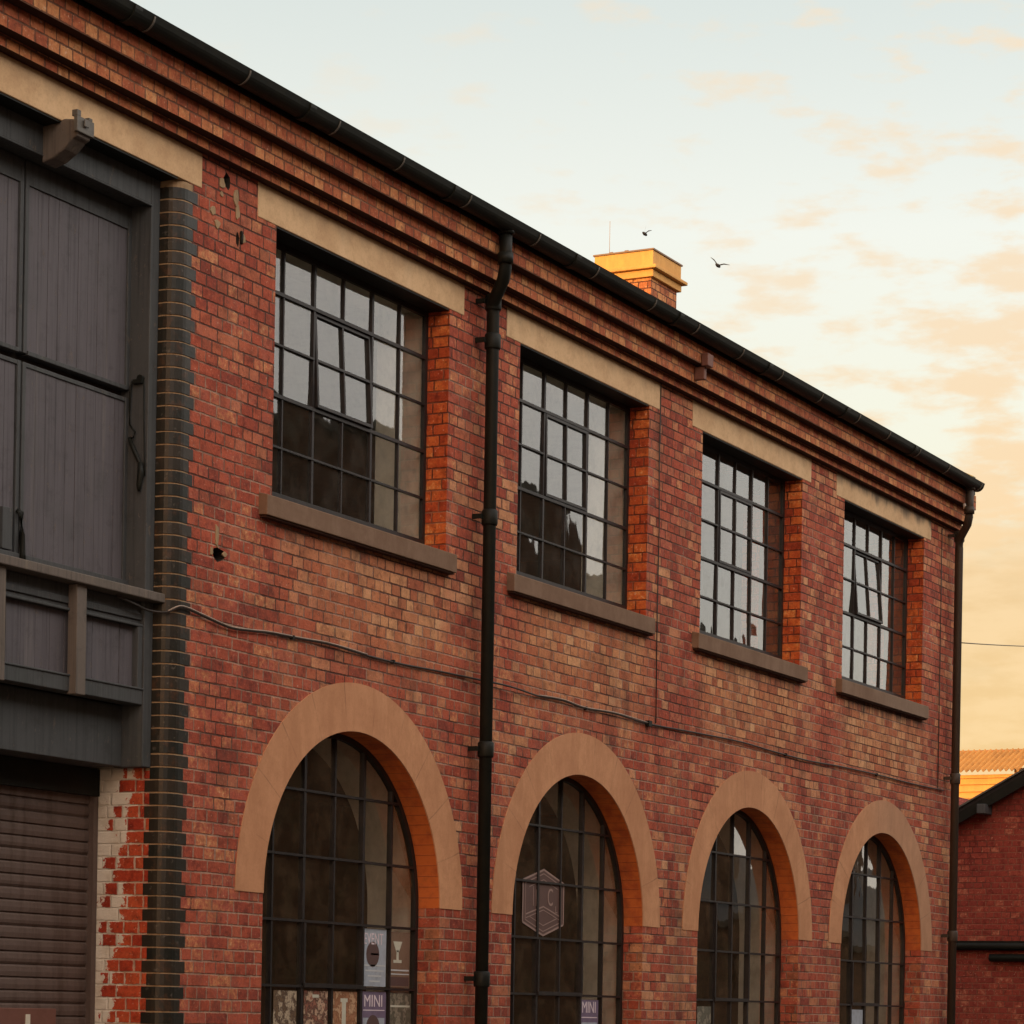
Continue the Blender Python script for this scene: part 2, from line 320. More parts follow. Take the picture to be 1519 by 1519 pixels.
# facade wall with real openings -------------------------------------------------
def facade():
    bm=bmesh.new(); edges=[]
    def loop(pts):
        vs=[bm.verts.new((x,0,z+E)) for x,z in pts]
        for i in range(len(vs)): edges.append(bm.edges.new((vs[i],vs[(i+1)%len(vs)])))
    dl,dr=DX0-.12,DX1+.12
    loop([(WX0,-E-.2),(dl,-E-.2),(dl,4.84),(dr,4.84),(dr,-E-.2),(WX1,-E-.2),(WX1,5.42),(WX0,5.42)])
    for x in WIN: loop([(x,WB),(x+WW,WB),(x+WW,WT),(x,WT)])
    for c in ARC: loop(arched(c,RI,AB))
    rr=random.Random(3)
    for hx,hz,rx,rz in ((13.958,4.955,.040,.050),(13.94,2.725,.070,.045),(14.08,4.64,.016,.045)):
        loop([(hx+rx*math.cos(a*.6283)*rr.uniform(.75,1.15),hz+rz*math.sin(a*.6283)*rr.uniform(.75,1.15)) for a in range(10)])
    bmesh.ops.triangle_fill(bm,use_beauty=True,use_dissolve=False,edges=edges)
    geo=bmesh.ops.extrude_face_region(bm,geom=bm.faces[:])
    vs=[g for g in geo['geom'] if isinstance(g,bmesh.types.BMVert)]
    bmesh.ops.translate(bm,verts=vs,vec=(0,THK,0))
    bmesh.ops.recalc_face_normals(bm,faces=bm.faces)
    uvl=bm.loops.layers.uv.new('UVMap')
    for f in bm.faces:
        n=f.normal; c=f.calc_center_median()
        ax=max(range(3),key=lambda k:abs(n[k]))
        f.material_index=0
        if ax==0 and c.z>E+3: f.material_index=1
        if c.x<14.3 and DX1+.2<c.x and c.y>.01 and abs(n.y)<.6: f.material_index=2
        for l in f.loops:
            co=l.vert.co
            l[uvl].uv=((co.y+.04,co.z-E) if abs(n.x)>.6 else (co.x,co.z-E) if abs(n.y)>.6 else (co.y,co.x))
    me=bpy.data.meshes.new('front_wall'); bm.to_mesh(me); bm.free()
    me.materials.append(M['wall']); me.materials.append(M['jamb']); me.materials.append(M['dark'])
    o=bpy.data.objects.new('front_wall',me); C.objects.link(o); o.parent=wh
facade()

# square windows -----------------------------------------------------------------
cols=[0,.165,.332,.497,.664,.829,1.0]
def window(k,x,vent):
    x0,x1=x+.004,x+WW-.004; zb,zt=3.225,4.825
    W=x1-x0; bx=[x0+W*c for c in cols]; bz=[zt-(zt-zb)*i/5 for i in range(6)]
    y0,y1=JY-.006,JY+.022
    b=MB()
    b.box(x0,x0+.034,y0,y1,zb,zt); b.box(x1-.034,x1,y0,y1,zb,zt)
    b.box(x0+.034,x1-.034,y0,y1,zt-.036,zt); b.box(x0+.034,x1-.034,y0,y1,zb,zb+.034)
    for i in range(1,6):
        wd=.012 if i in (2,4) else .0068
        if i==3:
            b.box(bx[i]-wd,bx[i]+wd,y0+.003,y1,bz[1],zt-.036); b.box(bx[i]-wd,bx[i]+wd,y0+.003,y1,zb+.034,bz[3])
        else: b.box(bx[i]-wd,bx[i]+wd,y0+.003,y1,zb+.034,zt-.036)
    for i in range(1,5):
        wd=.011 if i in (1,3) else .0065
        if i==2:
            b.box(x0+.034,bx[2],y0-.002,y1-.004,bz[i]-wd,bz[i]+wd); b.box(bx[4],x1-.034,y0-.002,y1-.004,bz[i]-wd,bz[i]+wd)
        else: b.box(x0+.034,x1-.034,y0-.002,y1-.004,bz[i]-wd,bz[i]+wd)
    w=b.build('window',M['frame'],wh)
    g=MB(); rr=random.Random(20+k)
    yg=JY+.012
    for i in range(6):
        for j in range(5):
            if i in (2,3) and j in (1,2): continue
            ta,tb=rr.uniform(-.009,.009),rr.uniform(-.010,.010)
            xa,xb,za,zc=bx[i]+.004,bx[i+1]-.004,bz[j+1]+.004,bz[j]-.004
            if i==0: xa+=.02
            if i==5: xb-=.02
            hw,hh=(xb-xa)/2,(zc-za)/2
            g.face([(xa,yg-ta*hw-tb*hh,za),(xb,yg+ta*hw-tb*hh,za),(xb,yg+ta*hw+tb*hh,zc),(xa,yg-ta*hw+tb*hh,zc)])
    g.build('glass',M['glass'],w,merge=False)
    # centre-hung opening light, tilted with its foot outward
    vx0,vx1,vz0,vz1=bx[2]+.017,bx[4]-.017,bz[3]+.015,bz[1]-.015
    zc=(vz0+vz1)/2
    def T(pts): 
        ca,sa=math.cos(vent),math.sin(vent)
        return [(x_, JY+.008+(y_-(JY+.008))*ca+(z_-zc)*sa, zc+(z_-zc)*ca-(y_-(JY+.008))*sa) for x_,y_,z_ in pts]
    f=MB(); ya,yb=JY-.010,JY+.026
    xm=(vx0+vx1)/2
    f.box(vx0,vx0+.020,ya,yb,vz0,vz1); f.box(vx1-.020,vx1,ya,yb,vz0,vz1); f.box(vx0+.02,vx1-.02,ya,yb,vz1-.020,vz1); f.box(vx0+.02,vx1-.02,ya,yb,vz0,vz0+.02)
    f.box(xm-.008,xm+.008,ya+.002,yb,vz0+.02,vz1-.02); f.box(vx0+.02,vx1-.02,ya+.001,yb-.003,zc-.008,zc+.008)
    f.v=T(f.v); f.build('opening_light',M['frame'],w)
    g=MB()
    for xa,xb in ((vx0+.018,xm),(xm,vx1-.018)):
        for za,zb_ in ((vz0+.018,zc),(zc,vz1-.018)):
            ta=rr.uniform(-.004,.004)
            g.face([(xa,JY+.008,za),(xb,JY+.008+ta*.3,za),(xb,JY+.008+ta*.3,zb_),(xa,JY+.008,zb_)])
    g.v=T(g.v); g.build('opening_glass',M['glass'],w,merge=False)
    # inner reveal
    r=MB(); dpt=THK if k<2 else .40
    q=.003; a0,a1,b0,b1=x+q,x+WW-q,WB+q,WT-q; ys=JY+.032
    r.face([(a1,ys,b0),(a1,dpt,b0),(a1,dpt,b1),(a1,ys,b1)]); r.face([(a0,ys,b0),(a0,ys,b1),(a0,dpt,b1),(a0,dpt,b0)])
    r.face([(a0,ys,b1),(a1,ys,b1),(a1,dpt,b1),(a0,dpt,b1)]); r.face([(a0,ys,b0),(a0,dpt,b0),(a1,dpt,b0),(a1,ys,b0)])
    r.build('inner_reveal',M['cream'] if k<2 else M['brown'],w,merge=False)
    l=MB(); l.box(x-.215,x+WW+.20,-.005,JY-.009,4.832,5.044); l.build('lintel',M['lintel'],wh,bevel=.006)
    l=MB(); l.box(x+.001,x+WW-.001,.004,JY-.009,4.822,4.8315); l.build('lintel_underside_shade',M['iron'],wh)  # thin black plate standing for the shade under the lintel
    s=MB(); xa,xb=x-.145,x+WW+.055; s.prism_x([(-.062,3.032),(-.062,3.156),(JY+.03,3.222),(JY+.03,3.07),(.0,3.036)],xa,xb); s.box(xa+.01,xb-.01,-.05,-.001,3.020,3.0305,mi=1); s.build('sill',[M['sill'],M['soot_shade']],wh,bevel=.008)  # dark strip below the sill is painted shade
for k,(x,vt) in enumerate(zip(WIN,(.055,.012,.006,.08))): window(k,x,vt)

# arched windows -----------------------------------------------------------------
def hw(c,z,r):   # half width of the arch at height z
    return r if z<=SPR else math.sqrt(max(0,r*r-((z-SPR)/.985)**2))
ARCHW=[]
def archwin(k,c):
    r=RI-.004; fr=.036; ri=r-fr; y0,y1=JY-.006,JY+.034
    b=MB()
    outer=[(c+r,AB+.06)]+arcpts(c,r,40)+[(c-r,AB+.06)]; inner=[(c+ri,AB+.06)]+arcpts(c,ri,40)+[(c-ri,AB+.06)]
    for i in range(len(outer)-1):
        o0,o1,i0,i1=outer[i],outer[i+1],inner[i],inner[i+1]
        b.face([(o0[0],y0,o0[1]),(o1[0],y0,o1[1]),(i1[0],y0,i1[1]),(i0[0],y0,i0[1])])
        b.face([(i0[0],y0,i0[1]),(i1[0],y0,i1[1]),(i1[0],y1,i1[1]),(i0[0],y1,i0[1])])
        b.face([(o0[0],y1,o0[1]),(o1[0],y1,o1[1]),(i1[0],y1,i1[1]),(i0[0],y1,i0[1])])
        b.face([(o0[0],y0,o0[1]),(o1[0],y0,o1[1]),(o1[0],y1,o1[1]),(o0[0],y1,o0[1])])
    b.box(c-ri,c+ri,y0,y1,AB+.06,AB+.10)
    bx=[c-RI+2*RI*j/6 for j in range(7)]; bz=[.175+.4175*j for j in range(-2,4)]
    for j in range(1,6):
        x=bx[j]; zt=SPR+.985*math.sqrt(ri*ri-(x-c)**2); wd=.014 if j in (2,4) else .009
        b.box(x-wd,x+wd,y0+.003,y1,AB+.10,zt+.01)
    for z in bz:
        h=hw(c,z,ri); wd=.008
        b.box(c-h-.005,c+h+.005,y0-.002,y1-.005,z-wd,z+wd)
    w=b.build('arched_window',M['frame'],wh); ARCHW.append(w)
    # extra heavier meeting bar around the fixed lower casement
    v=MB(); z0,z1=bz[2],bz[2]+.03
    v.box(bx[2],bx[4],y0-.012,y1,z0-.006,z0+.022); v.box(bx[2]-.006,bx[2]+.016,y0-.010,y1-.008,z0+.022,bz[3 if k!=2 else 4]-.01); v.box(bx[4]-.016,bx[4]+.006,y0-.010,y1-.008,z0+.022,bz[3 if k!=2 else 4]-.01)
    v.build('opening_light',M['frame'],w)
    g=MB(); rr=random.Random(60+k); yg=JY+.014
    zs=[AB+.1]+bz+[SPR+RI]
    for i in range(6):
        for j in range(len(zs)-1):
            xa,xb,za,zb=bx[i]+.003,bx[i+1]-.003,zs[j],zs[j+1]
            pts=[]
            for (px,pz) in ((xa,za),(xb,za)): pts.append((px,pz))
            if zb>SPR:
                n=8; top=[]
                for q in range(n+1):
                    px=xb+(xa-xb)*q/n; lim=SPR+.985*math.sqrt(max(0,(ri+.01)**2-(px-c)**2)) if abs(px-c)<ri+.01 else SPR
                    top.append((px,min(zb,lim)))
                if max(p[1] for p in top)<=za: continue
                pts=[(px,min(za,SPR+.985*math.sqrt(max(0,(ri+.01)**2-(px-c)**2)))) for px,_ in pts]
                pts+=[(px,max(pz,min(za,pz))) for px,pz in top]
            else: pts+=[(xb,zb),(xa,zb)]
            ta,tb=rr.uniform(-.012,.012),rr.uniform(-.014,.014); cx,cz=(xa+xb)/2,(za+zb)/2
            g.face([(px,yg+ta*(px-cx)+tb*(pz-cz),pz) for px,pz in pts])
    g.build('glass',M['glass2'],w,merge=False)
    rv=MB(); rr_=RI-.003; ol=[(c+rr_,AB+.02)]+arcpts(c,rr_,32)+[(c-rr_,AB+.02)]
    for i in range(len(ol)-1):
        a,b_=ol[i],ol[i+1]
        rv.face([(a[0],JY+.036,a[1]),(b_[0],JY+.036,b_[1]),(b_[0],THK,b_[1]),(a[0],THK,a[1])],smooth=True)
    rv.build('inner_reveal',M['cream'],w)
    # flat buff surround on the wall
    s=MB(); oo=arcpts(c,RO,48); ii=arcpts(c,RI-.002,48)
    for i in range(48):
        q=[oo[i],oo[i+1],ii[i+1],ii[i]]
        s.face([(p[0],-.005,p[1]) for p in q],uv=[(i/48,RO),((i+1)/48,RO),((i+1)/48,RI),(i/48,RI)]); 
        s.face([(oo[i][0],-.005,oo[i][1]),(oo[i+1][0],-.005,oo[i+1][1]),(oo[i+1][0],.03,oo[i+1][1]),(oo[i][0],.03,oo[i][1])])
        s.face([(ii[i][0],-.005,ii[i][1]),(ii[i+1][0],-.005,ii[i+1][1]),(ii[i+1][0],.004,ii[i+1][1]),(ii[i][0],.004,ii[i][1])])
    for pr in ((oo[0],ii[0]),(oo[-1],ii[-1])):
        s.face([(pr[0][0],-.005,pr[0][1]),(pr[1][0],-.005,pr[1][1]),(pr[1][0],.03,pr[1][1]),(pr[0][0],.03,pr[0][1])])
    s.build('arch_surround',M['arch'],wh)
    u=MB(); ii=arcpts(c,RI-.003,48)
    for i in range(48):
        a,b_=ii[i],ii[i+1]; va,vb=i*math.pi*RI/48,(i+1)*math.pi*RI/48
        u.face([(a[0],.004,a[1]),(b_[0],.004,b_[1]),(b_[0],JY-.007,b_[1]),(a[0],JY-.007,a[1])],uv=[(0,va),(0,vb),(.17,vb),(.17,va)],smooth=True)
    u.build('arch_soffit',M['soffit'],wh)
    sl=MB(); sl.prism_x([(-.04,AB-.12),(-.04,AB+.0),(JY+.03,AB+.06),(JY+.03,AB-.1)],c-RI-.06,c+RI+.06); sl.build('sill',M['sill'],wh,bevel=.008)
for k,c in enumerate(ARC): archwin(k,c)

# cornice, gutter, roof ----------------------------------------------------------
cb=MB()
prof=[(.0,5.046),(-.066,5.046),(-.066,5.112),(-.140,5.112),(-.140,5.248),(-.212,5.248),(-.212,5.392),(.0,5.392)]
for i in range(len(prof)-1):
    a,b_=prof[i],prof[i+1]
    cb.face([(WX0,)+a,(WX1,)+a,(WX1,)+b_,(WX0,)+b_],mi=1 if a[1]==b_[1] and a[0]>b_[0] else 0)  # downward faces get the dark colour, shade painted in
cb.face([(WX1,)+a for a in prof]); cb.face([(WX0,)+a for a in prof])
cb.build('cornice',[M['corn'],M['soot_shade']],wh)
fb=MB(); fb.box(WX0,WX1-.06,-.222,-.05,5.393,5.50); fb.build('fascia_board',M['iron'],wh)
GY,GZ,GR=-.288,5.468,.073; GEND=27.24
gp=[(GY+GR*math.cos(a),GZ+GR*math.sin(a)) for a in [math.pi+math.pi*i/14 for i in range(15)]]
gin=[(GY+(GR-.006)*math.cos(a),GZ+(GR-.006)*math.sin(a)) for a in [math.pi+math.pi*i/14 for i in range(15)]]
gut=MB(); full=gp+gin[::-1]
full[0]=(GY-GR-.006,GZ+.006)
gut.prism_x(full,WX0,GEND); gut.face([(GEND,)+p for p in gp])
gx=12.5-4*.905
gutter=gut.build('gutter',M['iron'],wh)
rs=MB()
for x in [8.9+1.81*i for i in range(10)]:
    pr=[(GY+(GR+.009)*math.cos(a),GZ+(GR+.009)*math.sin(a)) for a in [math.pi+math.pi*i/14 for i in range(15)]]
    pi_=[(GY+(GR+.001)*math.cos(a),GZ+(GR+.001)*math.sin(a)) for a in [math.pi+math.pi*i/14 for i in range(15)]]
    q=MB(); q.prism_x(pr+pi_[::-1],x-.035,x+.035); q.build('gutter_joint',M['iron'],gutter)
x=8.79
rg=random.Random(5)
while x<GEND-.05:
    pr=[(GY+(GR+.006)*math.cos(a),GZ+(GR+.006)*math.sin(a)) for a in [math.pi*1.02+math.pi*.5*i/8 for i in range(9)]]
    pi_=[(GY+(GR+.0005)*math.cos(a),GZ+(GR+.0005)*math.sin(a)) for a in [math.pi*1.02+math.pi*.5*i/8 for i in range(9)]]
    q=MB(); q.prism_x(pr+pi_[::-1],x-.006,x+.006); q.build('gutter_strap',M['strap'],gutter)
    x+=.905+rg.uniform(-.12,.12)
rf=MB(); RX0,RX1=WX0-.02,WX1-.06; RY,RZ=4.6,7.85
rf.prism_x([(-.27,5.455),(-.27,5.505),(RY,RZ+.05),(9.5,5.56),(9.5,5.50),(RY,RZ)],RX0,RX1)
roof=rf.build('roof',M['slate'],wh)
vg=MB(); vg.prism_x([(-.22,5.535),(-.22,5.575),(RY,RZ+.11),(RY,RZ+.05)],WX1-.14,WX1-.05); vg.build('verge_tiles',M['olive'],roof)
gw=MB()
for x0,x1 in ((WX1-.3,WX1-.002),(WX0+.002,WX0+.3)):
    gw=MB(); gw.prism_x([(THK+.001,-E-.2),(THK+.001,5.45),(RY,RZ-.02),(9.19,5.45),(9.19,-E-.2)],x0,x1); gw.build('gable_wall',M['side'],wh)
gw=MB(); gw.prism_x([(.003,5.40),(.003,5.50),(THK,5.78),(THK,5.40)],WX1-.3,WX1-.003); gw.build('gable_shoulder',M['side'],wh)
rw=MB(); rw.box(WX0+.3,WX1-.3,9.0,9.2,-E-.2,5.5); rw.build('rear_wall',M['side'],wh)
fl=MB(); fl.box(WX0+.3,WX1-.3,THK+.002,8.99,2.2,2.45); fl.build('upper_floor',M['dark'],wh)
cl=MB(); cl.box(WX0+.3,WX1-.3,THK+.002,8.99,4.98,5.06); cl.build('ceiling',M['cream'],wh)
il=MB(); il.box(WX1-.34,WX1-.305,THK+.003,8.98,2.46,4.97); il.box(WX1-.34,WX1-.305,THK+.003,8.98,-E,2.19); il.build('inner_lining',M['dark'],wh)
pt=MB(); pt.box(WX0+.3,WX1-.3,6.0,6.1,-E,4.97); pt.build('partition',M['brown'],wh)

# chimney
CX0,CX1,CY0,CY1=26.50,27.22,3.03,3.71
ch=MB(); s=.035
ch.box(CX0+s,CX1-s,CY0+s,CY1-s,6.6,7.775); shaft=ch.build('chimney',M['chim'],wh)
c2=MB(); c2.box(CX0-.005,CX1+.005,CY0-.005,CY1+.005,7.76,7.835); c2.build('chimney_band',M['capyel'],shaft,bevel=.006)
c2=MB(); c2.box(CX0-.055,CX1+.055,CY0-.055,CY1+.055,7.836,7.872); c2.build('chimney_slab',M['capyel'],shaft,bevel=.008)
c2=MB(); c2.box(CX0,CX1,CY0,CY1,7.873,8.035); c2.build('chimney_cap',M['capyel'],shaft,bevel=.006)
c2=MB(); c2.box(CX0-.012,CX1+.012,CY0-.012,CY1+.012,8.036,8.052)
for q in ((CX0+.02,CY0+.3),(CX1-.1,CY0+.02),(CX0+.02,CY1-.2)): c2.box(q[0],q[0]+.05,q[1],q[1]+.04,8.052,8.07)
c2.build('chimney_capping',M['sill'],shaft)
c2=MB(); c2.tube([(CX0+.03,3.55,8.03),(CX0+.03,3.55,8.40)],.0025,6); c2.build('aerial_rod',M['mortar'],shaft)

# small fittings on the cornice
b=MB(); b.box(20.47,20.58,-.275,-.215,5.23,5.33); b.box(20.50,20.55,-.23,-.14,5.13,5.23); b.build('cornice_bracket',M['boardred'],wh,bevel=.006)
b=MB(); b.box(11.30,11.37,-.30,-.215,5.22,5.31); b.build('cornice_bracket',M['iron'],wh,bevel=.006)
b=MB(); b.tube([(27.05,-.213,5.225),(27.05,-.235,5.225),(27.05,-.26,5.225),(27.05,-.275,5.225)],[.03,.034,.030,.012],12); b.build('bulkhead_light',M['white'],wh)

# downpipes ----------------------------------------------------------------------
def downpipe(x,r,collars,top,sx,m='iron'):
    xt=x-sx; gy=-.270
    p=MB(); pts=[(xt,gy,GZ-GR+.02),(xt,gy,top+.15),(xt+.01,gy+.005,top+.06),(x-sx*.75,-.235,top-.01),(x-sx*.25,-.13,top-.11),(x-sx*.04,-.098,top-.16),(x,-.095,top-.22),(x,-.095,-E+.02)]
    p.tube(pts,r,16); dp=p.build('downpipe',M[m],wh)
    c=MB(); z=top+.12; c.tube([(xt,gy,z-.035),(xt,gy,z+.035)],r*1.22,16); c.build('pipe_collar',M[m],dp)
    c=MB(); c.tube([(xt,gy,GZ-GR-.010),(xt,gy,GZ-GR+.03)],r*1.30,16); c.build('gutter_outlet',M[m],dp)
    for z in collars:
        c=MB(); c.tube([(x,-.095,z-.055),(x,-.095,z-.045),(x,-.095,z+.045),(x,-.095,z+.055)],[r*1.15,r*1.27,r*1.27,r*1.1],16)
        c.box(x-.085,x+.04,-.072,-.056,z-.014,z+.018); c.box(x-.085,x-.065,-.058,.0,z-.014,z+.018)
        c.build('pipe_collar',M[m],dp)
downpipe(17.165,.045,(4.97,4.70,3.475,1.86,.262,-1.2),5.10,.16)
downpipe(27.27,.042,(4.96,2.50,.9),5.06,.22,'pipebrown')

# engineering-brick pilaster round the loading bay --------------------------------
def pilaster(x0,sgn):
    b=MB(); m=MB(); r=.095; n=0; z=-E-.15; rr=random.Random(11)
    def P(px,py): return (x0+sgn*px,py)
    while z<4.80:
        w=.195 if n%2 else .150; dpt=.165 if n%2 else .13
        w+=rr.uniform(-.004,.004)
        pr=[P(r-r*math.cos(a),-.004+r-r*math.sin(a)) for a in [math.pi/2*i/6 for i in range(7)]]+[P(w,-.004),P(w,dpt*.5),P(.121,dpt*.5+.001),P(.121,dpt),P(0,dpt)]
        zt=min(z+.0675,4.835)
        b.prism_z(pr,z+rr.uniform(0,.0015),zt,smooth=False); z+=.075; n+=1
    b.build('pilaster',M['blue'],wh,merge=True,bevel=.0015)
    q=.0035; pr=[P(r+q-r*math.cos(a),-.004+q+r-r*math.sin(a)) for a in [math.pi/2*i/6 for i in range(7)]]+[P(.147,-.0005),P(.147,.05),P(.121,.05),P(.121,.163),P(q,.163)]
    m.prism_z(pr,-E-.15,4.833); m.build('pilaster_mortar',M['mortar'],wh)
pilaster(DX1,1); pilaster(DX0,-1)
for x0,x1 in ((DX1+.002,DX1+.119),(DX0-.119,DX0-.002)):
    j=MB(); j.box(x0,x1,.170,THK-.001,-E-.1,4.83); j.build('door_jamb',M['paintjamb'],wh)
    j=MB(); j.box(x0+.001,x1-.001,.131,.1695,-E-.1,1.40); j.build('door_jamb',M['paintjamb'],wh)

# door lintel
l=MB(); l.box(DX0-.24,DX1+.24,-.005,.20,4.838,5.044); l.build('lintel',M['lintel'],wh,bevel=.006)
l=MB(); l.box(DX0+.13,DX1-.001,.004,.12,4.828,4.8375); l.build('lintel_underside_shade',M['iron'],wh)  # black plate again standing for shade under the door lintel

# loading door -------------------------------------------------------------------
FY=.122; DY=.268
f=MB()
f.box(DX1-.088,DX1-.002,FY,DY+.06,1.415,4.836); f.box(DX0+.002,DX0+.088,FY,DY+.06,1.415,4.836)
f.box(DX0+.088,DX1-.088,FY+.002,DY+.06,4.672,4.836)
f.box(DX0+.088,DX1-.088,FY-.006,FY+.012,4.660,4.6715)
door=f.build('loading_door',M['timber'],wh,bevel=.005)
# leaves made of boards
def leaf(x0,x1,z0,z1,name='door_leaf',y=DY,wd=.098,m='board',rail=True):
    b=MB(); n=max(1,round((x1-x0)/wd)); w=(x1-x0)/n; rr=random.Random(int(x0*100+z0*10))
    for i in range(n):
        dy=rr.uniform(-.0015,.0015)
        b.box(x0+i*w+.0012,x0+(i+1)*w-.0012,y+dy,y+.03,z0,z1)
    b.box(x0,x1,y+.006,y+.04,z0+.002,z1-.002)
    return b.build(name,M[m],door,bevel=.002)
lx0,lx1=DX0+.090,DX1-.090; mx=12.355
for a,c_ in ((lx0,mx-.014),(mx+.014,lx1)):
    leaf(a+.03,c_-.03,3.62,4.56); leaf(a+.03,c_-.03,2.50,3.562)
r_=MB()
for a,c_ in ((lx0,mx-.008),(mx+.008,lx1)):
    r_.box(a,a+.032,DY-.012,DY+.05,3.608,4.668); r_.box(c_-.032,c_,DY-.012,DY+.05,3.608,4.668)
    r_.box(a+.032,c_-.032,DY-.011,DY+.05,4.535,4.668); r_.box(a+.032,c_-.032,DY-.020,DY+.05,3.600,3.625)
    r_.box(a,a+.030,DY-.010,DY+.05,2.50,3.560); r_.box(c_-.030,c_,DY-.010,DY+.05,2.50,3.560)
    r_.box(a+.03,c_-.03,DY-.008,DY+.05,3.535,3.559)
r_.box(lx0,lx1,DY-.030,DY+.05,2.462,2.498)
r_.build('door_rail',M['timber'],door,bevel=.003)
r_=MB(); r_.box(lx0,lx1,DY+.045,DY+.06,2.45,4.67); r_.build('door_backing',M['dark'],door)
# apron
a=MB(); a.box(DX0-.0,DX1+.012,.048,DY-.02,2.372,2.425); a.build('apron_ledge',M['paler'],door,bevel=.006)
a=MB()
a.box(lx0,lx1,FY+.028,DY+.0,2.225,2.371); a.box(lx0,lx1,FY+.016,FY+.028,2.262,2.300); a.box(lx0,lx1,FY+.006,FY+.028,2.222,2.238)
a.box(lx0,lx1,FY+.004,DY-.03,1.772,1.862); a.box(lx0,lx1,FY-.004,FY+.01,1.856,1.868)
a.box(lx1-.045,lx1,FY+.010,DY-.03,1.863,2.224)
a.build('apron_rail',M['timber'],door,bevel=.004)
leaf(lx0,lx1-.045,1.863,2.224,'apron_panel',FY+.048,.13)
for x in (12.655,11.93,11.33):
    a=MB(); a.box(x,x+.092,FY-.042,FY+.02,1.758,2.371); a.build('apron_post',M['paler'],door,bevel=.004)
a=MB(); a.box(lx0,lx1,DY,THK-.01,1.418,1.771); a.build('soffit_fascia',M['timber'],door,bevel=.004)
a=MB(); a.box(DX0+.004,DX1-.004,DY+.07,THK-.01,1.772,2.46); a.box(DX0+.004,DX1-.004,THK-.02,THK+.02,2.3,4.83); a.build('bay_lining',M['dark'],door)
# hoist beam over the door
a=MB(); a.prism_x([(.13,4.625),(.05,4.645),(-.02,4.685),(-.075,4.735),(-.105,4.748),(-.105,4.835),(-.02,4.85),(.13,4.828)],12.33,12.455); hb=a.build('hoist_beam',M['paler'],door,bevel=.010)
a=MB(); a.box(12.31,12.465,-.122,-.098,4.765,4.850); a.box(12.315,12.35,-.118,-.08,4.850,4.885); a.box(12.42,12.455,-.118,-.085,4.850,4.868); a.box(12.36,12.40,-.136,-.128,4.80,4.84); a.build('hoist_plate',M['strap'],hb,bevel=.006)
# latch hook hanging on the reveal of the right post
rx=DX1-.088-.012
a=MB(); a.tube([(rx+.01,.17,3.665),(rx-.012,.17,3.665)],.022,8); a.box(rx-.018,rx+.006,.150,.215,3.635,3.660)
a.tube([(rx-.008,.225,3.655),(rx-.012,.232,3.62),(rx-.012,.236,3.50),(rx-.012,.234,3.405),(rx-.012,.215,3.375),(rx-.012,.195,3.355),(rx-.012,.205,3.325),(rx-.012,.236,3.320)],.006,8)
a.tube([(rx-.010,.236,3.325),(rx-.012,.20,3.25),(rx-.012,.165,3.185),(rx-.012,.150,3.16)],[.012,.014,.012,.010],8)
a.tube([(rx-.010,.155,3.175),(rx-.012,.150,3.11),(rx-.012,.162,3.04),(rx-.012,.160,3.01)],[.016,.020,.015,.008],8)
a.tube([(rx-.004,.145,3.64),(rx-.004,.140,3.40),(rx-.004,.132,3.20),(rx-.004,.128,3.10)],.0035,6)
a.build('latch_hook',M['iron'],door)
a=MB(); a.box(12.185,12.275,DY-.028,DY-.002,2.505,2.735); a.build('bolt_plate',M['timber'],door,bevel=.004)
a=MB(); a.tube([(12.325,DY-.015,2.735),(12.335,DY-.035,2.72),(12.34,DY-.040,2.60),(12.35,DY-.040,2.50),(12.35,DY-.04,2.455)],[.012,.018,.018,.016,.022],8); a.build('bolt_handle',M['iron'],door)

# roller shutter -----------------------------------------------------------------
s=MB(); z=1.42; n=0; SY=THK-.045
while z>-E:
    g=.0035 if n%3 else .011
    h=.073
    s.prism_x([(SY+.012,z-h),(SY,z-h+g+.004),(SY-.004,z-h*.55),(SY-.002,z-.012),(SY+.010,z-.001)],DX0+.02,DX1-.02,closed=False)
    z-=h; n+=1
s.box(DX0+.02,DX1-.02,SY+.013,SY+.03,-E,1.42)
sh=s.build('roller_shutter',M['shutter'],wh)
s=MB(); s.box(DX0+.004,DX1-.004,SY-.045,SY+.03,1.255,1.416); s.build('shutter_top_shade',M['iron'],sh)  # black box added to stand for the shade at the shutter's top
s=MB(); s.box(DX1-.045,DX1-.001,SY-.035,SY+.03,-E,1.254); s.build('shutter_guide',M['shutter'],sh)
s=MB(); s.box(DX0+.001,DX0+.045,SY-.035,SY+.03,-E,1.41); s.build('shutter_guide',M['shutter'],sh)
s=MB(); s.box(12.55,13.08,SY-.032,SY-.006,-.40,.005); s.build('shutter_board',M['boardred'],sh,bevel=.005)
s=MB(); s.box(12.79,12.83,SY-.038,SY-.031,-.18,-.03); s.build('shutter_board_mark',M['cream'],sh)

# broken-brick repairs near the pilaster
def lump(cx,cz,w,h,seed,m='mortar'):
    rr=random.Random(seed); pts=[(cx+w/2*math.cos(a)*rr.uniform(.7,1.2),cz+h/2*math.sin(a)*rr.uniform(.7,1.2)) for a in [2*math.pi*i/11 for i in range(11)]]
    b=MB(); b.prism_y(pts,-.007,.004); b.build('mortar_patch',M[m],wh,bevel=.003)
for i,(x,z,w,h) in enumerate(((13.90,4.925,.07,.07),(14.055,4.875,.055,.12),(14.07,4.80,.05,.10),(13.81,4.74,.07,.055),(13.86,4.675,.06,.06),(14.13,4.66,.07,.07),(13.995,2.735,.05,.03),(13.855,2.735,.03,.06),(13.91,2.83,.04,.16),(13.90,4.86,.035,.035))):
    lump(x,z,w,h,i+40)
b=MB(); b.tube([(14.115,-.004,4.69),(14.10,-.02,4.66),(14.085,-.025,4.61)],.010,7); b.build('wall_hook',M['iron'],wh)

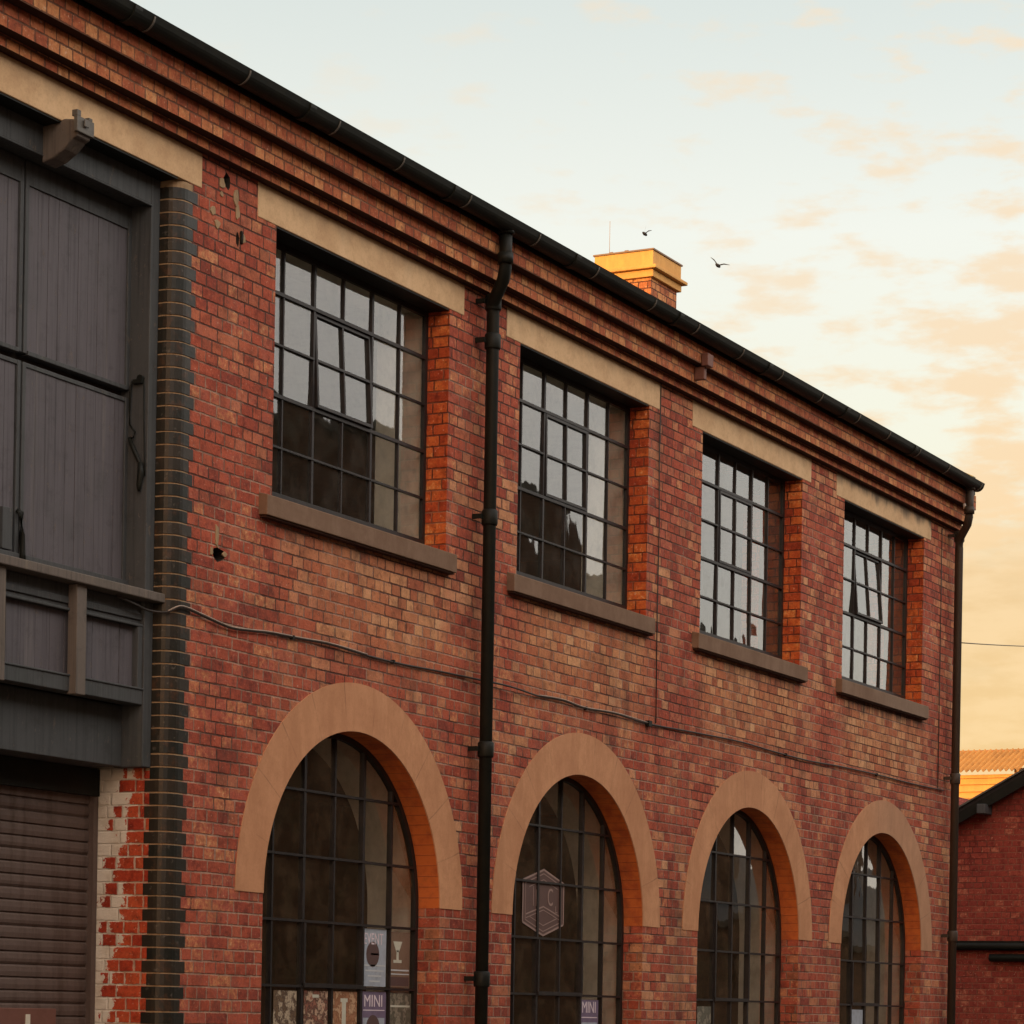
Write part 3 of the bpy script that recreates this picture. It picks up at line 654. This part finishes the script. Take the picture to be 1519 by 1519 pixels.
# cables -------------------------------------------------------------------------
def catmull(p,n=6):
    out=[]
    for i in range(len(p)-1):
        a,b_,c_,d_=[Vector(p[max(0,min(len(p)-1,i+k))]) for k in (-1,0,1,2)]
        for j in range(n):
            t_=j/n; out.append(.5*((2*b_)+(-a+c_)*t_+(2*a-5*b_+4*c_-d_)*t_*t_+(-a+3*b_-3*c_+d_)*t_**3))
    out.append(Vector(p[-1])); return out
wc=thing('wall_cable','dark cable strung along the brickwork between the arches and the upper windows','cable')
pp=[(13.05,.10,2.36),(13.2,.085,2.335),(13.36,.09,2.318),(13.44,.02,2.315),(13.50,-.018,2.350),(13.60,-.018,2.352),(13.74,-.016,2.336),(14.03,-.018,2.303),(14.25,-.016,2.312),(14.48,-.016,2.328),(14.85,-.014,2.338),(15.19,-.016,2.348),(15.65,-.016,2.334),(16.14,-.016,2.333),(16.6,-.014,2.345),(17.08,-.016,2.352),(17.6,-.05,2.35),(18.11,-.016,2.340),(18.5,-.016,2.350),(18.87,-.016,2.332),(19.4,-.02,2.345),(20.0,-.016,2.330),(20.9,-.014,2.350),(21.88,-.016,2.365),(22.6,-.014,2.352),(23.43,-.016,2.345),(24.2,-.014,2.362),(25.17,-.016,2.370),(26.2,-.014,2.366),(27.15,-.016,2.374)]
b=MB(); b.tube(catmull(pp),.0070,8); b.build('cable_run',M['cable'],wc)
b=MB(); b.tube([q+Vector((0,-.007,.007)) for q in catmull(pp[3:13])],.0045,6); b.build('cable_highlight',M['cablelight'],wc)  # pale line laid on the cable as its painted top highlight
b=MB(); b.tube([q+Vector((0,-.007,.007)) for q in catmull(pp[17:22])],.0045,6); b.build('cable_highlight',M['cablelight'],wc)
for x,z in ((20.02,2.332),(18.9,2.335),(16.0,2.335),(14.75,2.336),(22.9,2.35),(25.2,2.37)):
    b=MB(); b.box(x-.03,x+.03,-.035,.002,z-.022,z+.022) if x==20.02 else b.box(x-.010,x+.010,-.026,.002,z-.012,z+.012); b.build('cable_clip',M['iron'],wc)
b=MB(); b.tube([(20.155,-.012,5.04),(20.15,-.010,4.4),(20.165,-.012,3.9),(20.16,-.010,3.2),(20.165,-.012,2.35)],.0045,6)
tag(b.build('vertical_cable',M['cable']),'thin dark vertical cable on the brick pier beside the second upper window','cable')
b=MB(); b.tube([(26.98,-.012,5.0),(26.985,-.010,4.2),(26.98,-.012,3.3),(26.985,-.010,2.38)],.0045,6)
tag(b.build('vertical_cable',M['cable']),'thin dark vertical cable close to the right end of the brick facade','cable')
b=MB(); A=Vector((27.40,-.05,3.905)); B=Vector((34.0,1.29,4.785)); n_=12; Bx=A+(B-A)*2.6
b.tube([A+(Bx-A)*(i/n_)-Vector((0,0,.5*4*(i/n_)*(1-i/n_)*.06)) for i in range(n_+1)],.006,6)
tag(b.build('overhead_wire',M['cable']),'thin overhead wire leaving the right corner of the warehouse across the sky','wire')

# posters and the window emblem --------------------------------------------------
def poster_mat(name,base,blobs):
    t=mat(name); tc=t.n('ShaderNodeTexCoord'); pos=tc.outputs['Object']
    n1=t.noise(t.vmul(pos,(1,1,1)),13,4,.7); n2=t.noise(pos,31,3,.6)
    c=t.ramp(t.m('ADD',t.m('MULTIPLY',n1,.8),t.m('MULTIPLY',n2,.25)),[(0,base),(.45,base),(.52,blobs[0]),(.60,blobs[1]),(.68,base)])
    return finish(t,c,.5)
pm1=poster_mat('brown_photo_poster',(.16,.10,.055),((.08,.045,.03),(.50,.40,.28)))
pm2=poster_mat('rust_photo_poster',(.30,.12,.08),((.07,.03,.02),(.55,.38,.26)))
pm3=poster_mat('tan_photo_poster',(.36,.17,.09),((.22,.09,.04),(.55,.36,.22)))
pm4=poster_mat('dark_green_poster',(.13,.12,.085),((.08,.07,.05),(.28,.24,.18)))
blue=plain('blue_grey_poster_paper',(.36,.40,.46),.5,.4,16); violet=plain('violet_poster_paper',(.17,.13,.20),.5,.3,16)
pink=plain('pale_pink_ink',(.70,.60,.64),.5,.1); dkink=plain('dark_brown_ink',(.10,.06,.055),.5,.1); grey=plain('grey_ink',(.50,.52,.53),.5,.2); tanp=plain('brown_poster_paper',(.20,.13,.09),.5,.3,16); cup=plain('pale_green_ink',(.55,.54,.44),.5,.2)
def text(s_,x,z,w,h,y,m,parent,name='lettering'):
    cu=bpy.data.curves.new('txt','FONT'); cu.body=s_; cu.extrude=.0006; cu.align_x='CENTER'
    o=bpy.data.objects.new('txt',cu); C.objects.link(o); bpy.context.view_layer.update()
    me=bpy.data.meshes.new_from_object(o.evaluated_get(bpy.context.evaluated_depsgraph_get())); C.objects.unlink(o); bpy.data.objects.remove(o)
    xs=[v.co.x for v in me.vertices]; ys=[v.co.y for v in me.vertices]
    sx=w/(max(xs)-min(xs)); sy=h/(max(ys)-min(ys)); mx_=(max(xs)+min(xs))/2; my=min(ys)
    for v in me.vertices: v.co=Vector((x+(v.co.x-mx_)*sx,y-v.co.z,z+E+(v.co.y-my)*sy))
    me.materials.clear(); me.materials.append(m); me.name=name
    q=bpy.data.objects.new(name,me); C.objects.link(q); q.parent=parent; return q
PY=.1775
def poster(x0,x1,z0,z1,m,label,group=None):
    e=thing('poster',label,'poster',group); b=MB(); b.box(x0,x1,PY,PY+.002,z0,z1); b.build('sheet',m,e); return e
def bars(e,items,name='printed_shape'):
    for (x0,x1,z0,z1,m) in items:
        b=MB(); b.box(x0,x1,PY-.0012,PY-.0002,z0,z1); b.build(name,m,e)
c=ARC[0]; bx=[c-RI+2*RI*j/6 for j in range(7)]; g='posters inside the arched windows'
e=poster(bx[4]+.02,bx[5]-.04,.19,.575,blue,'blue grey event poster with a dark round picture, above the violet MINI sheet',g)
text('EVENT',bx[4]+.165,.47,.25,.075,PY-.001,pink,e)
b=MB(); b.tube([(bx[4]+.155,PY-.0012,.405),(bx[4]+.155,PY-.0002,.405)],[.085,.085],20); b.build('printed_shape',dkink,e)
bars(e,[(bx[4]+.03,bx[5]-.05,.325,.335,grey),(bx[4]+.06,bx[5]-.07,.29,.300,grey),(bx[4]+.09,bx[5]-.10,.255,.265,grey),(bx[4]+.11,bx[5]-.12,.22,.23,grey),(bx[4]+.13,bx[5]-.14,.40,.412,grey)])
e=poster(bx[5]+.02,bx[6]-.09,.19,.565,tanp,'brown poster with a pale goblet shape, right of the blue grey event poster',g)
bars(e,[(bx[5]+.06,bx[5]+.17,.355,.375,cup),(bx[5]+.10,bx[5]+.13,.375,.44,cup),(bx[5]+.03,bx[6]-.10,.30,.310,grey),(bx[5]+.03,bx[6]-.10,.275,.283,grey),(bx[5]+.02,bx[6]-.10,.20,.26,dkink)])
b=MB(); b.prism_y([(bx[5]+.055,.50),(bx[5]+.175,.50),(bx[5]+.135,.43),(bx[5]+.095,.43)],PY-.0012,PY-.0002); b.build('printed_shape',cup,e)
e=poster(bx[4]+.02,bx[5]-.03,-.225,.155,violet,'violet poster lettered MINI, in the first arched window from the loading door',g)
text('MINI',bx[4]+.172,.055,.235,.078,PY-.001,pink,e); bars(e,[(bx[4]+.04,bx[5]-.05,.028,.034,pink),(bx[4]+.04,bx[5]-.05,-.20,-.02,blue)])
b=MB(); b.tube([(bx[4]+.17,PY-.0022,-.09),(bx[4]+.17,PY-.0013,-.09)],[.09,.09],20); b.build('printed_shape',dkink,e)
e=poster(bx[5]+.02,bx[6]-.06,-.225,.15,pm4,'dark olive poster with a pale bar, right of the violet MINI poster',g); bars(e,[(bx[5]+.03,bx[6]-.08,.055,.068,cup)])
e=poster(bx[1]+.05,bx[2]-.05,-.225,.145,pm1,'brown photo poster in the leftmost lit pane of the first arched window',g)
e=poster(bx[2]+.04,bx[3]-.04,-.225,.150,pm2,'rust red photo poster with a pale cap shape, second poster from the left',g)
bars(e,[(bx[2]+.14,bx[2]+.22,.105,.125,cup)])
e=poster(bx[3]+.03,bx[4]-.04,-.225,.150,pm3,'tan photo poster with a pale figure, left of the violet MINI poster',g)
bars(e,[(bx[3]+.14,bx[3]+.19,-.10,.08,cup),(bx[3]+.12,bx[3]+.21,.08,.105,cup)])
c=ARC[1]; by=[c-RI+2*RI*j/6 for j in range(7)]
e=poster(by[4]+.02,by[5]-.04,-.225,.145,violet,'violet poster lettered MINI, in the second arched window under the hexagon emblem',g)
text('MINI',by[4]+.165,.045,.235,.085,PY-.001,pink,e); bars(e,[(by[4]+.04,by[5]-.06,.005,.012,pink),(by[4]+.04,by[5]-.06,-.20,-.03,blue)])
c=ARC[3]; bw=[c-RI+2*RI*j/6 for j in range(7)]
poster(bw[2]+.05,bw[3]-.03,-.2,.13,blue,'small pale blue poster low in the fourth arched window',g)
c=ARC[2]; bw=[c-RI+2*RI*j/6 for j in range(7)]
poster(bw[1]+.05,bw[2]-.03,-.2,.12,pm4,'small olive poster low in the third arched window',g)
# hexagon emblem
em=thing('hexagon_emblem','pale outlined hexagon emblem with a C inside, on the second arched window','window sign')
hx,hz=18.625,.86; W_,H1,H2=.335,.155,.245
emat=plain('pale_emblem_film',(.30,.20,.17),.5,.1); fmat=plain('frosted_emblem_film',(.115,.065,.055),.6,.2)
def hexa(k): return [(hx,hz+H2*k),(hx+W_*k,hz+H1*k),(hx+W_*k,hz-H1*k),(hx,hz-H2*k),(hx-W_*k,hz-H1*k),(hx-W_*k,hz+H1*k)]
def line(b,p,q,w):
    d=Vector((q[0]-p[0],q[1]-p[1])); d.normalize(); n_=Vector((-d.y,d.x))*w/2
    b.prism_y([(p[0]+n_.x,p[1]+n_.y),(q[0]+n_.x,q[1]+n_.y),(q[0]-n_.x,q[1]-n_.y),(p[0]-n_.x,p[1]-n_.y)],PY-.002,PY-.0005)
b=MB(); b.prism_y(hexa(.97),PY,PY+.001); b.build('film',fmat,em)
b=MB()
for k,w in ((1,.014),(.88,.007)):
    h=hexa(k)
    for i in range(6): line(b,h[i],h[(i+1)%6],w)
h=hexa(.70)
for i in (0,2,3,5): line(b,h[i],h[(i+1)%6],.006)
cz=hz+.02
line(b,(hx-W_*.85,hz-H1*.62),(hx,hz-.03),.010); line(b,(hx,hz-.03),(hx+W_*.85,hz-H1*.62),.010)
line(b,(hx-W_*.85,hz-H1*.80),(hx,hz-.055),.006); line(b,(hx,hz-.055),(hx+W_*.85,hz-H1*.80),.006)
line(b,(hx-W_*.5,hz+H1*.75),(hx-W_*.5,hz-.03),.008); line(b,(hx-W_*.36,hz+H1*.6),(hx-W_*.36,hz-.03),.006)
b.build('outline',emat,em); text('C',hx+.11,hz-.02,.085,.13,PY-.002,emat,em); text('L',hx+.215,hz-.07,.035,.05,PY-.002,emat,em)

# ------------------------------------------------------------------ other buildings
ob=thing('brick_outbuilding','low red brick outbuilding with a black sloping verge behind the warehouse corner','outbuilding')
GX=34.0
def vz(y): return 2.69-(y-2.07)*.545
b=MB(); b.prism_x([(-1.6,-E-.2),(-1.6,vz(-1.6)-.10),(5.2,vz(5.2)-.10),(5.2,-E-.2)],GX,GX+.3); b.box(GX+.3,GX+8,-1.6,-1.3,-E-.2,vz(-1.6)-.1); b.build('gable_wall',M['out'],ob)
b=MB(); b.prism_x([(-1.7,vz(-1.7)-.07),(-1.7,vz(-1.7)+.035),(5.5,vz(5.5)+.035),(5.5,vz(5.5)-.07)],GX-.16,GX+8.2); b.build('roof',M['slate'],ob)
b=MB(); b.prism_x([(-1.7,vz(-1.7)-.16),(-1.7,vz(-1.7)-.02),(5.5,vz(5.5)-.02),(5.5,vz(5.5)-.16)],GX-.19,GX-.165); b.build('verge_board',M['iron'],ob)
b=MB(); b.prism_x([(-1.7,vz(-1.7)+.036),(-1.7,vz(-1.7)+.060),(5.5,vz(5.5)+.060),(5.5,vz(5.5)+.036)],GX-.20,GX+.1); b.build('verge_capping',M['strap'],ob)
b=MB(); y=1.74; b.box(GX-.30,GX-.02,y-.06,y+.05,vz(y)-.22,vz(y)-.10); b.build('purlin_end',M['timber'],ob,bevel=.008)
b=MB(); b.box(GX-.45,GX-.01,-1.2,4.9,-E-.2,.93); b.build('lower_wall',M['out'],ob)
b=MB(); b.prism_x([(-1.3,1.02),(5.0,1.02),(5.0,1.05),(-1.3,1.05)],GX-.50,GX-.01); b.build('ledge',M['iron'],ob)
b=MB(); b.tube([(GX-.50,-1.3,.98),(GX-.50,5.0,.98)],.05,10); b.build('gutter',M['iron'],ob)
b=MB(); b.tube([(GX-.50,-1.3,.84),(GX-.50,1.52,.84)],.05,10); b.build('waste_pipe',M['iron'],ob)

fb_=thing('far_building','sunlit ochre building with a ribbed tile roof beyond the outbuilding','building')
FX=60.0
yel=M['capyel']
b=MB(); b.box(FX,FX+8,9.50,30,-E-.2,5.58)
for z in (4.9,5.05,5.2,5.36,5.50): b.box(FX-.05,FX+.01,9.5,30,z,z+.035)
b.build('wall',yel,fb_)
b=MB(); b.box(FX-.10,FX+6,9.25,9.56,-E-.2,5.70); b.prism_x([(9.0,5.3),(9.25,5.70),(9.56,5.70),(9.56,5.3)],FX-.08,FX+6); b.build('end_pier',yel,fb_)
tile=plain('orange_clay_tile',(.42,.20,.045),.75,.5,3)
b=MB(); n_=0; y=9.3
def rz(x): return 5.64+(x-FX+.3)*(.62/1.5)
yy=[9.35+.0137*i for i in range(0,1160)]
for i in range(len(yy)-1):
    y0_,y1_=yy[i],yy[i+1]; h0,h1=.034*math.cos(y0_*2*math.pi/.13),.034*math.cos(y1_*2*math.pi/.13)
    b.face([(FX-.3,y0_,rz(FX-.3)+h0),(FX-.3,y1_,rz(FX-.3)+h1),(FX+1.2,y1_,6.24+h1),(FX+1.2,y0_,6.24+h0)],smooth=True)
b.build('tile_roof',tile,fb_)
b=MB(); b.tube([(FX+1.2,9.2,6.18),(FX+1.2,25.5,6.18)],.07,10); b.build('ridge_tiles',plain('brown_ridge_tile',(.34,.15,.05),.8,.4),fb_)
b=MB(); b.box(FX-7,FX-2,9.6,24,-E,4.55); b.prism_x([(9.5,4.55),(9.5,4.75),(24,4.75),(24,4.55)],FX-7.2,FX-2); b.build('lower_roof_block',M['out'],fb_)

# warehouses across the street: they show only as reflections
op=thing('opposite_warehouse','dark brick warehouse across the street, mirrored in the window panes','warehouse')
b=MB(); b.prism_y([(-6,-E-.2),(48.2,-E-.2),(48.2,8.3),(46.6,9.55),(-6,9.55)],-26,-14.0); b.build('wall',M['opp'],op)
b=MB(); b.prism_x([(-13.9,9.56),(-13.9,9.72),(-26,9.72),(-26,9.56)],-6.2,46.5); b.build('roof',M['slate'],op)
for i in range(14):
    x=-3+3.5*i; b=MB(); b.box(x,x+1.8,-14.0,-13.93,4.6,6.9); w=b.build('window',M['frame'],op)
    b=MB(); b.box(x-.1,x+1.9,-14.0,-13.88,6.92,7.2); b.build('lintel',M['lintel'],op)
op=thing('opposite_shed','lower gabled shed beyond the opposite warehouse, mirrored in the far windows','shed')
b=MB(); b.box(48.4,55.2,-24,-14.2,-E-.2,8.3); b.build('wall',M['opp'],op)
b=MB(); b.prism_x([(-14.1,8.3),(-14.1,8.5),(-14.6,8.6),(-24,8.6),(-24,8.3)],48.3,55.3); b.build('roof',M['slate'],op)
# low terrace
op=thing('opposite_terrace','low brick terrace with chimneys far down the street, mirrored in the last arched windows','terrace')
b=MB(); b.box(55.6,120,-24,-14.3,-E-.2,2.1); b.build('wall',M['opp'],op)
b=MB(); b.prism_x([(-14.1,2.1),(-14.1,2.25),(-17.5,4.0),(-24,2.25),(-24,2.1)],55.4,120); b.build('roof',M['slate'],op)
for i in range(8):
    x=59+7.5*i; b=MB(); b.box(x,x+1.0,-16.6,-15.9,2.6,4.7); b.build('chimney',M['opp'],op)

# birds --------------------------------------------------------------------------
def bird(loc,wl,wr,label):
    e=thing('bird',label,'bird','birds flying over the roof'); e.location=(loc[0],loc[1],loc[2]+E)
    rt=Vector((math.sin(TH),-math.cos(TH),0)); up=Vector((0,0,1)); fw=Vector((math.cos(TH),math.sin(TH),0))
    b=MB(); ax=(rt*.5+fw*.85-up*.1).normalized(); off=Vector((0,0,-E))
    b.tube([off-ax*.09,off-ax*.05,off+ax*.0,off+ax*.05,off+ax*.08],[.004,.022,.030,.022,.006],8)
    b.build('body',M['bird'],e)
    for w in (wl,wr):
        tip=rt*w[0]+up*w[1]; mid=rt*w[0]*.5+up*(w[1]*.5)+up*.02
        q=MB(); 
        r0,r1=off-fw*.03,off+fw*.035; m0,m1=off+mid-fw*.02,off+mid+fw*.03
        t0=off+tip
        th=Vector((0,0,.006))
        for s_ in (Vector((0,0,0)),th): q.face([r0+s_,r1+s_,m1+s_,m0+s_]); q.face([m0+s_,m1+s_,t0+s_])
        q.face([r0,m0,m0+th,r0+th]); q.face([m0,t0,t0+th,m0+th]); q.face([r1,m1,m1+th,r1+th]); q.face([m1,t0,t0+th,m1+th])
        q.build('wing',M['bird'],e)
def unp(px,py,dist):
    u=(px-759.5)/4150; v=(py-1509)/4150; a=u*math.cos(RHO)+v*math.sin(RHO); b_=u*math.sin(RHO)-v*math.cos(RHO)
    F=Vector((math.cos(TH),math.sin(TH),0)); Rr=Vector((math.sin(TH),-math.cos(TH),0))
    return (F+Rr*a+Vector((0,0,1))*b_)*dist+Vector((0,-D,0))
bird(unp(956.5,347,48),(.02,.14),(.12,.06),'small dark bird with raised wings just above the chimney')
bird(unp(1065,394,45),(-.12,.13),(.19,.01),'small dark bird gliding with spread wings right of the chimney')

# ground -------------------------------------------------------------------------
b=MB(); b.face([(-300,-300,-E),(500,-300,-E),(500,300,-E),(-300,300,-E)]); tag(b.build('road',M['asphalt']),kind='structure')
b=MB(); b.box(-6,WX1+1,-1.9,-.0005,-E-.1,-E+.12); tag(b.build('pavement',M['paving']),kind='structure')

# ------------------------------------------------------------------ light
SUN_EL,SUN_AZ=R(6.5),R(174)     # azimuth measured from +x towards +y
sd=Vector((math.cos(SUN_AZ)*math.cos(SUN_EL),math.sin(SUN_AZ)*math.cos(SUN_EL),math.sin(SUN_EL)))
L=bpy.data.lights.new('sun','SUN'); L.energy=4.5; L.angle=R(.5); L.color=(1,.62,.24)
lo=bpy.data.objects.new('sun',L); C.objects.link(lo); lo.rotation_euler=sd.to_track_quat('Z','Y').to_euler(); lo.location=(0,0,20)

w=bpy.data.worlds.new('World'); sc.world=w; w.use_nodes=True
t=NT(w); t.N.clear(); out=t.n('ShaderNodeOutputWorld')
tc=t.n('ShaderNodeTexCoord'); dirv=tc.outputs['Generated']; dx,dy,dz=t.sep(dirv)
sky=t.n('ShaderNodeTexSky'); sky.sky_type='NISHITA'; sky.sun_disc=False; sky.sun_elevation=SUN_EL; sky.sun_rotation=math.pi/2-SUN_AZ; sky.air_density=1.2; sky.dust_density=2.5
bg1=t.n('ShaderNodeBackground'); t.L.new(sky.outputs[0],bg1.inputs[0]); bg1.inputs[1].default_value=.06
az=t.m('ARCTAN2',dy,dx)          # radians, 0 along the street
el=t.m('MAXIMUM',dz,0.0)
grad=t.ramp(el,[(0,(.74,.45,.22)),(.10,(.74,.50,.28)),(.16,(.78,.62,.41)),(.20,(.80,.75,.61)),(.27,(.80,.78,.70)),(.355,(.62,.65,.61)),(1,(.42,.46,.48))])
cv=t.vec(t.m('MULTIPLY',az,1.0),t.m('MULTIPLY',el,2.6),0.0)
n1=t.noise(cv,12,4,.5); n2=t.noise(t.vec(t.m('ADD',az,3.0),t.m('MULTIPLY',el,3.0),1.7),31,5,.55)
side=t.m('MULTIPLY',t.m('SUBTRACT',1.0,t.ss(az,.28,.62)),t.ss(az,-.25,.15))     # more cloud towards the right
low=t.m('SUBTRACT',1.0,t.ss(el,.13,.33))
cov=t.m('ADD',t.m('MULTIPLY',side,.06),t.m('MULTIPLY',low,.12))
cl=t.ss(t.m('ADD',t.m('ADD',t.m('MULTIPLY',n1,.30),t.m('MULTIPLY',n2,.70)),cov),.55,.70)
ccol=t.mix(t.ss(el,.12,.34),(.84,.50,.22),(.84,.64,.43))
skyc=t.mix(t.m('MULTIPLY',cl,t.m('ADD',.15,t.m('MULTIPLY',side,.78),clamp=True)),grad,ccol)
bank=t.m('MULTIPLY',t.m('SUBTRACT',1.0,t.ss(t.m('ADD',el,t.m('MULTIPLY',t.m('SUBTRACT',n1,.5),.10)),.158,.190)),t.ss(side,.3,.9))
n3=t.noise(t.vec(t.m('ADD',az,5.0),t.m('MULTIPLY',el,3.4),0.7),34,5,.6)
skyc=t.mix(t.m('MULTIPLY',bank,.85),skyc,t.mix(t.ss(n3,.38,.66),(.80,.51,.25),(.72,.43,.18)))
# warm glow round the setting sun, behind the camera
dt=t.n('ShaderNodeVectorMath',operation='DOT_PRODUCT'); t.L.new(dirv,dt.inputs[0]); dt.inputs[1].default_value=sd
gl=t.m('POWER',t.m('MAXIMUM',dt.outputs['Value'],0.0),5.0)
glow=t.mix(1.0,(2.6,1.05,.34),t.vec(gl,gl,gl),'MULTIPLY')
bo=t.m('ADD',1.0,t.m('MULTIPLY',t.ss(t.m('MULTIPLY',dy,-1.0),.15,.75),2.4))  # out-of-view sky on the street side brightened, added to light the facade
coolf=t.ss(t.m('MULTIPLY',dy,-1.0),-.05,.3)
skyc=t.mix(coolf,skyc,t.mix(t.m('MULTIPLY',n2,.4),(.77,.70,.63),(.62,.61,.61)))
skyc=t.mix(1.0,skyc,t.vec(bo,bo,bo),'MULTIPLY')
tot=t.mix(1.0,skyc,glow,'ADD')
bg2=t.n('ShaderNodeBackground'); t.L.new(tot,bg2.inputs[0]); bg2.inputs[1].default_value=.90
ad=t.n('ShaderNodeAddShader'); t.L.new(bg1.outputs[0],ad.inputs[0]); t.L.new(bg2.outputs[0],ad.inputs[1]); t.L.new(ad.outputs[0],out.inputs[0])

# ------------------------------------------------------------------ camera
cam=bpy.data.cameras.new('camera'); co=bpy.data.objects.new('camera',cam); C.objects.link(co); sc.camera=co
cam.sensor_width=36; cam.lens=4150/1519*36; cam.shift_y=(1509-759.5)/1519; cam.clip_end=2000; cam.clip_start=.1
F=Vector((math.cos(TH),math.sin(TH),0)); Rv=Vector((math.sin(TH),-math.cos(TH),0)); U=Vector((0,0,1))
R2=Rv*math.cos(RHO)+U*math.sin(RHO); U2=U*math.cos(RHO)-Rv*math.sin(RHO)
m=Matrix((R2,U2,-F)).transposed().to_4x4(); m.translation=Vector((0,-D,E)); co.matrix_world=m
sc.view_settings.view_transform='Standard'; sc.view_settings.look='None'; sc.view_settings.gamma=1; sc.view_settings.exposure=.12
